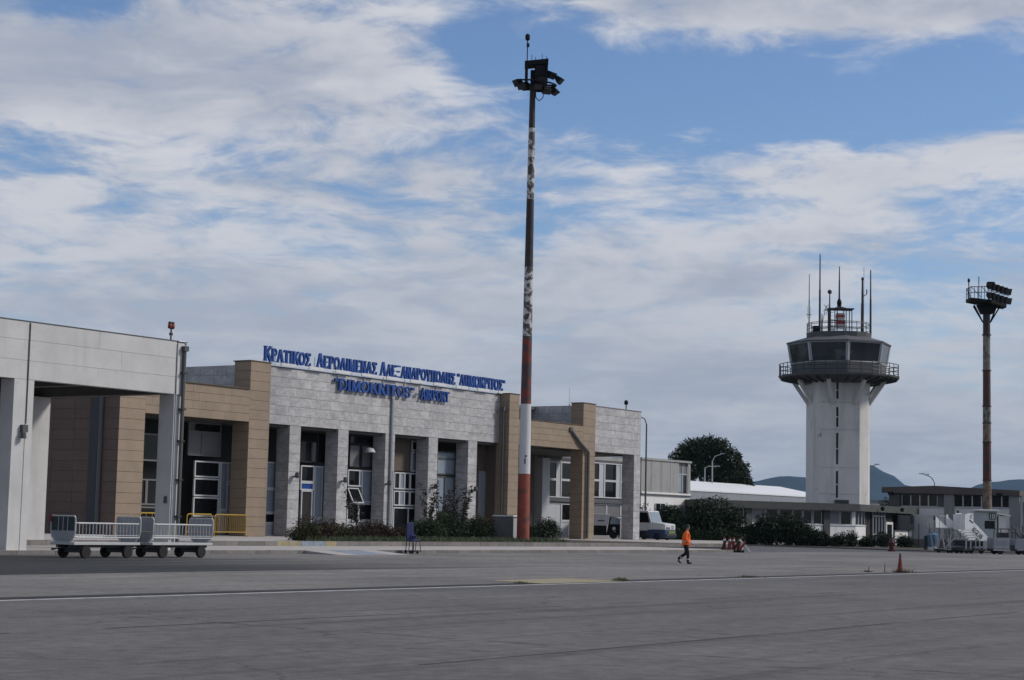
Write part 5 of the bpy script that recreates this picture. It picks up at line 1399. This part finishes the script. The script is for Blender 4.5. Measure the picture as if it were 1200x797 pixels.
for x in (-1.3, 1.0):
    vwheel(vn, x, .1, .32); vwheel(vn, x, 1.5, .32)

# passenger stairs, seen side on
def stairs(name, label, loc, flip, lettered):
    st = thing(name, label, 'passenger stairs', loc, R(2), 'passenger stairs on the stand')
    return st
ps = thing('passenger_stairs', 'grey steel passenger stairs with open cross braced legs, left of the lettered stairs', 'passenger stairs', (36.3, 148.4, .004), R(24))
MB().box(-1.5, .62, 0, 1.6, 1.92, 2.02).obj('platform', 'steel_galv', ps)
lg = MB()
for y in (.05, 1.55):
    lg.tube((-1.3, y, 1.95), (-.95, y, .3), .055).tube((.35, y, 1.95), (.85, y, .2), .055).tube((-.95, y, .3), (.5, y, 1.7), .04).tube((-.4, y, 1.9), (.75, y, .6), .04).tube((-.35, y, 1.9), (-.4, y, .2), .05).tube((-.95, y, .28), (1.0, y, .25), .05).tube((-.6, y, 1.2), (-.5, y, .2), .045)
lg.box(-.98, -.92, .05, 1.55, .3, .36).box(.70, .76, .05, 1.55, .5, .56)
lg.obj('leg_frame', 'steel_white', ps)
MB().box(-.9, 1.1, .1, 1.5, .14, .30).obj('chassis', 'steel_dark', ps)
cg = MB()
for y in (0, 1.6):
    cg.path([(-1.5, y, 2.02), (-1.5, y, 2.95), (-.95, y, 2.95), (-.95, y, 2.02)], .03, 6)
    for q in (-1.35, -1.2, -1.08):
        cg.tube((q, y, 2.02), (q, y, 2.95), .014, n=5)
cg.box(-1.52, -.93, -.02, 1.62, 2.93, 3.0)
cg.obj('end_rail', 'steel_white', ps)
MB().box(-.82, -.66, -.03, .03, 2.02, 3.1).obj('rail_post', 'stair_white', ps)
MB().prism([(-.64, 0, 2.92), (.55, 0, 2.03), (-.64, 0, 2.03)], (0, .04, 0)).obj('side_panel', 'stair_white', ps)
MB().prism([(-.64, 1.6, 2.92), (.55, 1.6, 2.03), (-.64, 1.6, 2.03)], (0, .04, 0)).obj('side_panel', 'stair_white', ps)
for k in range(7):
    MB().box(.62 + k * .22, .9 + k * .22, .1, 1.5, 1.80 - k * .24, 1.84 - k * .24).obj('tread', 'steel_galv', ps)
for x in (-.5, .8):
    for y in (.15, 1.45):
        wheel(ps, x, y, .2, .1)
ps2 = thing('passenger_stairs', 'white sided passenger stairs with dark slanting lettering', 'passenger stairs', (37.62, 147.2, .004), R(24))
MB().box(-.95, -.75, 0, 1.5, 1.9, 3.15).box(-.74, -.12, 0, .05, 2.0, 3.22).box(-.74, -.12, 1.45, 1.5, 2.0, 3.22).obj('head_panel', 'stair_white', ps2)
for y in (0.0, 1.45):
    MB().prism([(-.72, y, 1.98), (-.12, y, 1.999), (-.12, y, 2.58), (1.32, y, 1.38), (1.18, y, 1.05), (.52, y, 1.05), (-.5, y, 1.85)], (0, .05, 0)).obj('side_panel', 'stair_white', ps2)
for k in range(6):
    MB().box(-.2 + k * .2, .05 + k * .2, .08, 1.42, 1.85 - k * .2, 1.89 - k * .2).obj('tread', 'steel_galv', ps2)
MB().box(-.9, .95, .06, 1.44, .60, 1.04).obj('machine_box', 'ink', ps2)
pp = MB()
for q in (-.85, -.4, .1, .5, .9):
    pp.box(q - .05, q + .05, -.02, .05, .35, 1.04)
pp.box(-.9, .95, -.01, .04, 1.0, 1.04)
pp.obj('post', 'panel_grey', ps2)
MB().box(-1.1, 1.1, .0, 1.5, .22, .42).obj('chassis', 'steel_dark', ps2)
ltm = Matrix.Rotation(R(44), 4, 'Y')
adv = 0
for k_, chx in enumerate('A E G E A N'.split()):
    if chx == 'G':
        GL['G'] = (.86, [(tuple(arc(.43, .5, .33, .43, 40, 320, 12)), .16), (((.76, .10), (.76, .45)), .14), (((.50, .45), (.80, .45)), .10)])
    me, w_ = glyph(chx, 1.0, 'ink')
    o = link('letter', me, ps2, (-.36 + adv * .201, -.014, 1.87 - adv * .157), 0, (.255, .01, .42))
    o.rotation_euler = (0, R(38), 0)
    adv += w_ * 1.02 * .95
MB().path([(x, -.012, z) for x, z in [(-.28 + .13 * math.cos(R(a)), 2.98 + .13 * math.sin(R(a))) for a in range(50, 320, 30)]], .022, 5).obj('emblem', 'sign_green', ps2)
MB().obox((-.4, -.01, 2.62), (.28, .012, .09), Matrix.Rotation(R(40), 3, 'Y')).obox((-.22, -.01, 2.5), (.14, .012, .09), Matrix.Rotation(R(40), 3, 'Y')).obj('emblem_stripe', 'ink', ps2)
for x in (-.7, .75):
    for y in (.12, 1.38):
        wheel(ps2, x, y, .24, .12)

gt = thing('baggage_tractor', 'silver grey open tractor with a sloping screen at the far right edge', 'tractor', (40.35, 146.0, .004), R(6))
MB().box(-1.55, -.25, 0, 1.5, .42, 1.32).obj('rear_body', 'panel_grey', gt, bevel=.03)
MB().box(-1.5, -.3, -.012, 0, 1.12, 1.18).box(-1.5, -.3, -.012, 0, .56, .62).obj('trim', 'steel_white', gt)
MB().prism([(.18, 0, .45), (1.55, 0, .45), (1.55, 0, 1.15), (1.4, 0, 1.28), (.30, 0, 1.28)], (0, 1.5, 0)).obj('bonnet', 'panel_grey', gt, bevel=.04)
MB().box(-.24, .17, .05, 1.45, .42, .75).obj('seat_well', 'steel_dark', gt)
MB().box(-1.6, 1.58, .05, 1.45, .26, .415).obj('chassis', 'steel_dark', gt)
MB().box(.35, 1.55, -.02, .0, .36, .44).box(-1.6, -.2, -.02, 0, .30, .40).obj('bumper', 'steel_white', gt)
sc_ = MB()
for y in (.04, 1.46):
    sc_.path([(-1.0, y, 1.32), (-.95, y, 2.02), (.25, y, 2.05), (.65, y, 1.85), (1.35, y, 1.28)], .035, 6).tube((.25, y, 2.05), (.25, y, 1.28), .03)
sc_.tube((-.95, .04, 2.02), (-.95, 1.46, 2.02), .03).tube((.25, .04, 2.05), (.25, 1.46, 2.05), .03)
sc_.obj('roll_frame', 'steel_dark', gt)
MB().prism([(.68, .08, 1.82), (1.34, .08, 1.30), (1.34, 1.42, 1.30), (.68, 1.42, 1.82)], (.02, 0, .02)).obj('windscreen', 'glass_sky_painted', gt)
MB().box(-.9, -.2, .3, 1.2, 1.33, 1.75).obj('seat', 'ink', gt, bevel=.05)
for x in (-1.0, 1.05):
    for y in (.1, 1.4):
        wheel(gt, x, y, .30, .18)

# ================================================================== HUTS, FENCE, TANK
hu = thing('guard_hut', 'pale hut with a flared white roof and dark number plate behind the stairs', 'hut', (42.65, 162, .11))
MB().box(-.75, .75, 0, 2.2, 0, 3.45).obj('wall', 'hut_white', hu)
MB().prism([(-.95, -.25, 3.46), (.85, -.25, 3.46), (.85, 2.4, 3.46), (-.95, 2.4, 3.46)], (0, 0, .18)).obj('roof', 'hut_roof', hu, bevel=.05)
MB().box(-.35, .55, -.03, 0.0, 1.95, 2.65).obj('window', 'glass_dark', hu)
npl = MB().box(.02, .62, -.03, 0.0, 2.76, 3.34).obj('number_plate', 'sign_green', hu)
MB().box(.12, .19, -.042, -.03, 2.84, 3.26).box(.3, .36, -.042, -.03, 2.84, 3.26).box(.48, .54, -.042, -.03, 2.84, 3.26).box(.36, .48, -.042, -.03, 3.2, 3.26).box(.36, .48, -.042, -.03, 3.02, 3.08).box(.36, .48, -.042, -.03, 2.84, 2.9).obj('numerals', 'hut_roof', npl)
hu2 = thing('small_cabin', 'narrow white cabin with a tilted white roof right of the pale hut', 'cabin', (44.1, 163, .11))
MB().box(-.30, .32, 0, 1.6, 0, 3.1).obj('wall', 'hut_roof', hu2)
MB().box(-.68, -.31, .1, 1.5, 0, 3.0).obj('doorway', 'void_dark', hu2)
MB().prism([(-.9, -.2, 3.32), (.75, -.2, 3.08), (.75, 1.8, 3.08), (-.9, 1.8, 3.32)], (0, 0, .1)).obj('roof', 'roof_white', hu2)

fe = thing('wire_fence', 'wire fence on dark posts above a low concrete wall in front of the hangar', 'fence', (43.5, 176, .1))
for k in range(16):
    x = -4.9 + k * 1.0
    MB().tube((x, 0, 0), (x, 0, 2.35), .04, n=6).obj('post', 'steel_dark', fe)
MB().tube((-2.6, -.9, 0), (-2.0, 0, 1.4), .03, n=5).obj('stay', 'steel_dark', fe)
wm = MB()
for k in range(18):
    wm.tube((-4.9, 0, .9 + k * .08), (10.1, 0, .9 + k * .08), .006, n=3)
for k in range(150):
    wm.tube((-4.9 + k * .1, .01, .85), (-4.9 + k * .1, .01, 2.3), .005, n=3)
wm.obj('wire_mesh', 'steel_galv', fe)
MB().box(-4.9, 10.1, .1, .3, 0, .85).obj('low_wall', 'concrete_low', fe)
tk = thing('water_tank', 'blue plastic water tank with a pale base at the kerb beside the stairs', 'tank', (36.85, 158.5, .11))
MB().lathe([(.40, .28), (.52, .32), (.54, .8), (.52, 1.30), (.35, 1.42), (.18, 1.46), (.16, 1.55)], 18).obj('barrel', 'barrel_blue', tk, smooth=False)
MB().lathe([(.50, 0), (.50, .26)], 14).obj('base', 'hut_roof', tk)
MB().tube((-.05, -.3, .9), (-.05, -.62, .9), .06).tube((.15, 0, 1.5), (.15, 0, 3.0), .035).box(.08, .22, -.05, .05, 2.6, 3.0).obj('pump', 'steel_dark', tk)
MB().box(-.72, -.56, -.2, .1, 0, 1.2).obj('post', 'ink', tk)
hy = thing('fire_hydrant', 'dark red fire hydrant on the stand before the tower building door', 'hydrant', (31.65, 150.6, .004))
MB().lathe([(.30, 0), (.30, .14), (.20, .16), (.20, .62), (.27, .66), (.27, .74), (.20, .80), (.15, .98), (.04, 1.04)], 14).tube((-.30, 0, .52), (.30, 0, .52), .09).tube((0, -.3, .45), (0, .0, .45), .1).obj('body', 'hydrant_red', hy)
MB().lathe([(.07, 1.04), (.07, 1.12)], 6).obj('cap_nut', 'steel_dark', hy)

# ================================================================== CONES AND POSTS
def post(label, x, y, h, group, lean=0.0, wide=False):
    t = thing('warning_post', label, 'post', (x, y, .008), 0, group)
    MB().box(-.22, .22, -.22, .22, 0, .12).obj('base', 'rubber', t)
    zs_ = [.12, .12 + (h - .12) * .3, .12 + (h - .12) * .5, .12 + (h - .12) * .72, .12 + (h - .12) * .86, h]
    for i, (a, b) in enumerate(zip(zs_, zs_[1:])):
        MB().lathe([(.15 - .08 * (a / h), a), (.15 - .08 * (b / h), b)], 12).obj('band', 'cone_white' if i == 3 else 'red_dull' if i % 2 else 'cone_red', t)
    t.rotation_euler = (0, lean, 0)
    return t
GP_ = 'warning posts piled at the end of the lower pavement'
post('red and white warning post at the left of the pile beyond the walking man', 14.75, 124.3, 1.0, GP_)
post('red and white warning post in the middle of the pile, second from its left', 15.1, 124.5, .98, GP_, .05)
post('red and white warning post right of the middle of the pile', 15.4, 124.2, 1.0, GP_, -.04)
post('red and white warning post leaning at the right side of the pile', 15.72, 124.45, 1.0, GP_, .12)
bk = thing('barrier_stack', 'dark folded barrier boards leaning against the pile of warning posts', 'barrier', (15.5, 123.7, .008))
for k in range(4):
    MB().obox((-.9 + k * .42, .0, .38), (.10, .5, .85), Matrix.Rotation(R(22 + k * 5), 3, 'Y')).obj('board', 'red_dull' if k % 2 else 'rubber', bk)
MB().tube((.2, 0, .85), (.85, -.1, .03), .035).tube((.35, .3, .8), (1.0, .25, .03), .03).obj('stay', 'steel_galv', bk)
MB().box(-1.0, .5, -.25, .3, 0, .14).obj('base', 'rubber', bk)

cn = thing('traffic_cone', 'faded red traffic cone standing alone on the dark joint of the stand', 'traffic cone', (16.35, 76.1, .01))
MB().box(-.19, .19, -.19, .19, 0, .035).obj('base', 'rubber', cn)
for i, (a, b) in enumerate([(.035, .30), (.30, .46), (.46, .62), (.62, .78)]):
    MB().lathe([(.135 - .135 * a, a), (.135 - .135 * b, b)], 16).obj('band', ['cone_red', 'red_dull', 'cone_red', 'ink'][i], cn)
for x, y, h, lab in [(15.62, 75.7, .36, 'thin red stake left of the lone traffic cone'), (14.9, 75.4, .22, 'short bent stake at the left of the stake and cone')]:
    sk_ = thing('stake', lab, 'stake', (x, y, .006))
    MB().tube((0, 0, 0), (.01, 0, h), .016, n=6).obj('rod', 'cone_red', sk_)
    MB().box(-.05, .05, -.05, .05, 0, .02).obj('foot', 'steel_dark', sk_)
def weeds(x, y, n, w, h, lab):
    mb = MB()
    for _ in range(n):
        px = x + VR.gauss(0, w); py = y + VR.gauss(0, .08)
        a = Vector((VR.gauss(0, .6), VR.gauss(0, .5), 1)).normalized(); L = h * VR.uniform(.4, 1.1); b = a.orthogonal().normalized() * .012
        p = Vector((px, py, .006))
        mb.add([p - b, p + b, p + a * L], [(0, 1, 2)])
    return tag(mb.obj('weeds', 'foliage_olive'), lab, 'weeds', kind='stuff')
weeds(16.45, 76.05, 130, .26, .26, 'dry weeds growing round the lone traffic cone')
weeds(14.85, 75.35, 60, .10, .14, 'tiny weeds at the bent stake')
p_ = W(48.9, 28.6); weeds(p_.x, p_.y, 160, .12, .14, 'weeds at the right end of the yellow slab')
p_ = W(43.3, 28.6); weeds(p_.x, p_.y, 60, .10, .10, 'weeds at the left end of the yellow slab')
p_ = W(57.6, 28.6); weeds(p_.x, p_.y, 130, .22, .10, 'dark weeds in the joint below the walking man')

# ================================================================== THE WALKING MAN
def skin_obj(name, chains, material, parent, levels=2):
    """one continuous surface grown over a skeleton: chains of (point, radius), joined where points coincide"""
    vs = []; rs = []; es = []; idx = {}
    for ch_ in chains:
        prev = None
        for p, r in ch_:
            k = tuple(round(q, 4) for q in p)
            if k not in idx:
                idx[k] = len(vs); vs.append(p); rs.append(r)
            i = idx[k]
            if prev is not None and prev != i: es.append((prev, i))
            prev = i
    me = bpy.data.meshes.new(name)
    me.from_pydata(vs, es, [])
    me.materials.append(MATS[material])
    o = bpy.data.objects.new(name, me)
    if parent: o.parent = parent
    col.objects.link(o)
    o.modifiers.new('skin', 'SKIN').use_smooth_shade = True
    for i, r in enumerate(rs):
        q = r if isinstance(r, tuple) else (r, r)
        me.skin_vertices[0].data[i].radius = q
    me.skin_vertices[0].data[0].use_root = True
    s_ = o.modifiers.new('sub', 'SUBSURF'); s_.levels = levels; s_.render_levels = levels
    dg = bpy.context.evaluated_depsgraph_get()
    ev = o.evaluated_get(dg)
    nm = bpy.data.meshes.new_from_object(ev)
    o.modifiers.clear()
    o.data = nm
    if not nm.materials: nm.materials.append(MATS[material])
    for p in nm.polygons: p.use_smooth = True
    return o
pm = thing('person', 'man in an orange jacket and dark trousers walking across the stand', 'person', (8.12, 83.2, .004), R(-6))
pel, sp, chs, nk, hb, ht = (0, 0, .94), (.01, 0, 1.12), (.03, 0, 1.36), (.05, 0, 1.50), (.075, 0, 1.60), (.085, 0, 1.68)
def arm(sy, fx):
    sh_ = (.03, sy * .17, 1.40); el_ = (-.02 + fx * .3, sy * .25, 1.14); wr = (.14 + fx, sy * .23, .95)
    return sh_, el_, wr
def leg(sy, kx, kz, ax, az_, tx, tz):
    return (0.0, sy * .09, .88), (kx, sy * .09, kz), (ax, sy * .085, az_), (tx, sy * .10, tz)
LEGS = [leg(-1, .10, .49, .10, .09, .25, .045), leg(1, .03, .49, -.32, .20, -.22, .05)]
ARMS = [arm(-1, 0.0), arm(1, .10)]
ch_ = [[(pel, (.10, .07)), (sp, (.14, .10)), (chs, (.16, .11)), (nk, .055), (hb, (.075, .085)), (ht, (.085, .095)), ((.08, 0, 1.74), (.06, .07))]]
ch_.append([((.075, 0, 1.60), .075), ((.15, 0, 1.605), .018)])
for h_, k_, a_, t_ in LEGS:
    ch_.append([(pel, (.10, .07)), (h_, .07), (k_, .055), (a_, .03), (t_, .022)])
for sh_, el_, wr in ARMS:
    ch_.append([(chs, (.16, .11)), (sh_, .055), (el_, .042), (wr, .030)])
    pm_ = (wr[0] + .045, wr[1], wr[2] - .055)
    ch_.append([(wr, .030), (pm_, (.022, .034))])
    for j, (dy, ln) in enumerate([(-.028, .062), (-.010, .075), (.010, .070), (.028, .052)]):
        b0 = (pm_[0] + .02, pm_[1] + dy, pm_[2] - .03); b1 = (b0[0] + ln * .25, b0[1], b0[2] - ln * .45); b2 = (b1[0] - ln * .1, b1[1], b1[2] - ln * .45)
        ch_.append([(pm_, (.022, .034)), (b0, .010), (b1, .009), (b2, .008)])
    ch_.append([(pm_, (.022, .034)), ((pm_[0] + .045, pm_[1] - .01 * (1 if wr[1] > 0 else -1), pm_[2] + .0), .011), ((pm_[0] + .065, pm_[1], pm_[2] - .03), .009)])
body = skin_obj('body', ch_, 'skin', pm)
jk = [[((0, 0, .80), (.225, .19)), ((0, 0, .88), (.22, .185)), ((.005, 0, 1.0), (.20, .165)), (sp, (.20, .165)), ((.02, 0, 1.24), (.205, .165)), (chs, (.215, .165)), ((.045, 0, 1.47), (.10, .09))]]
for sh_, el_, wr in ARMS:
    w2 = (el_[0] + (wr[0] - el_[0]) * .92, wr[1], el_[2] + (wr[2] - el_[2]) * .92)
    jk.append([(chs, (.215, .165)), (sh_, .095), (el_, .075), (w2, .056)])
skin_obj('jacket', jk, 'orange_vest', pm)
tr = [[((0, 0, 1.02), (.17, .14)), (pel, (.185, .15)), ((0, 0, .86), (.17, .14))]]
for h_, k_, a_, t_ in LEGS:
    tr.append([((0, 0, .86), (.17, .14)), ((h_[0], h_[1], .80), .11), (k_, .082), ((a_[0], a_[1], a_[2] + .05), .068), ((a_[0] + .005, a_[1], a_[2] - .03), .06)])
skin_obj('trousers', tr, 'trousers', pm)
for h_, k_, a_, t_ in LEGS:
    hl = (a_[0] - .05, a_[1], max(a_[2] - .055, .042))
    skin_obj('shoe', [[(hl, .046), ((a_[0] + .03, a_[1], hl[2] + (t_[2] - hl[2]) * .35 + .006), .05), ((t_[0] - .02, t_[1], t_[2] + .002), .043), ((t_[0] + .04, t_[1], t_[2] - .004), .032)]], 'hair', pm)
    m1 = Vector(k_).lerp(Vector(a_), .62); m2 = Vector(k_).lerp(Vector(a_), .74)
    MB().tube(m1, m2, .080, .078, 12).obj('reflective_band', 'reflective', pm)
MB().lathe([(.192, .98), (.194, 1.03)], 16).obj('jacket_band', 'reflective', pm, loc=(0, 0, 0)).scale = (.86, 1.0, 1)
hr = MB()
hr.lathe([(.088, 1.625), (.100, 1.67), (.098, 1.73), (.07, 1.775), (.02, 1.79)], 14)
hr.v = [(v[0] * 1.05 + .062 - .0 * v[2], v[1] * .92, v[2] - (.045 if v[0] < -.02 and v[2] < 1.64 else 0)) for v in hr.v]
hr.obj('hair', 'hair', pm, smooth=True)
ey = MB()
for sy in (-1, 1):
    MB().lathe([(.004, -.012), (.012, -.006), (.012, .006), (.004, .012)], 8).obj('eye', 'ink', pm, loc=(.150, sy * .033, 1.655))
    MB().obox((.078, sy * .088, 1.635), (.03, .018, .055), Matrix.Identity(3)).obj('ear', 'skin', pm, bevel=.006)
MB().box(.153, .163, -.025, .025, 1.570, 1.578).obj('mouth', 'red_dull', pm)

# ================================================================== AIR
HAZE = 3.6e-5
if HAZE:
    hz = MB().box(-9500, 9500, -7000, 12500, -1.2, 330)
    hm_ = bpy.data.materials.new('haze'); hm_.use_nodes = True
    nt = hm_.node_tree; nt.nodes.clear()
    o_ = nt.nodes.new('ShaderNodeOutputMaterial'); pv = nt.nodes.new('ShaderNodeVolumePrincipled')
    pv.inputs['Color'].default_value = (.50, .74, 1.0, 1); pv.inputs['Density'].default_value = HAZE
    nt.links.new(pv.outputs[0], o_.inputs['Volume'])
    MATS['haze'] = hm_
    ho = hz.obj('haze', 'haze')
    ho['kind'] = 'stuff'
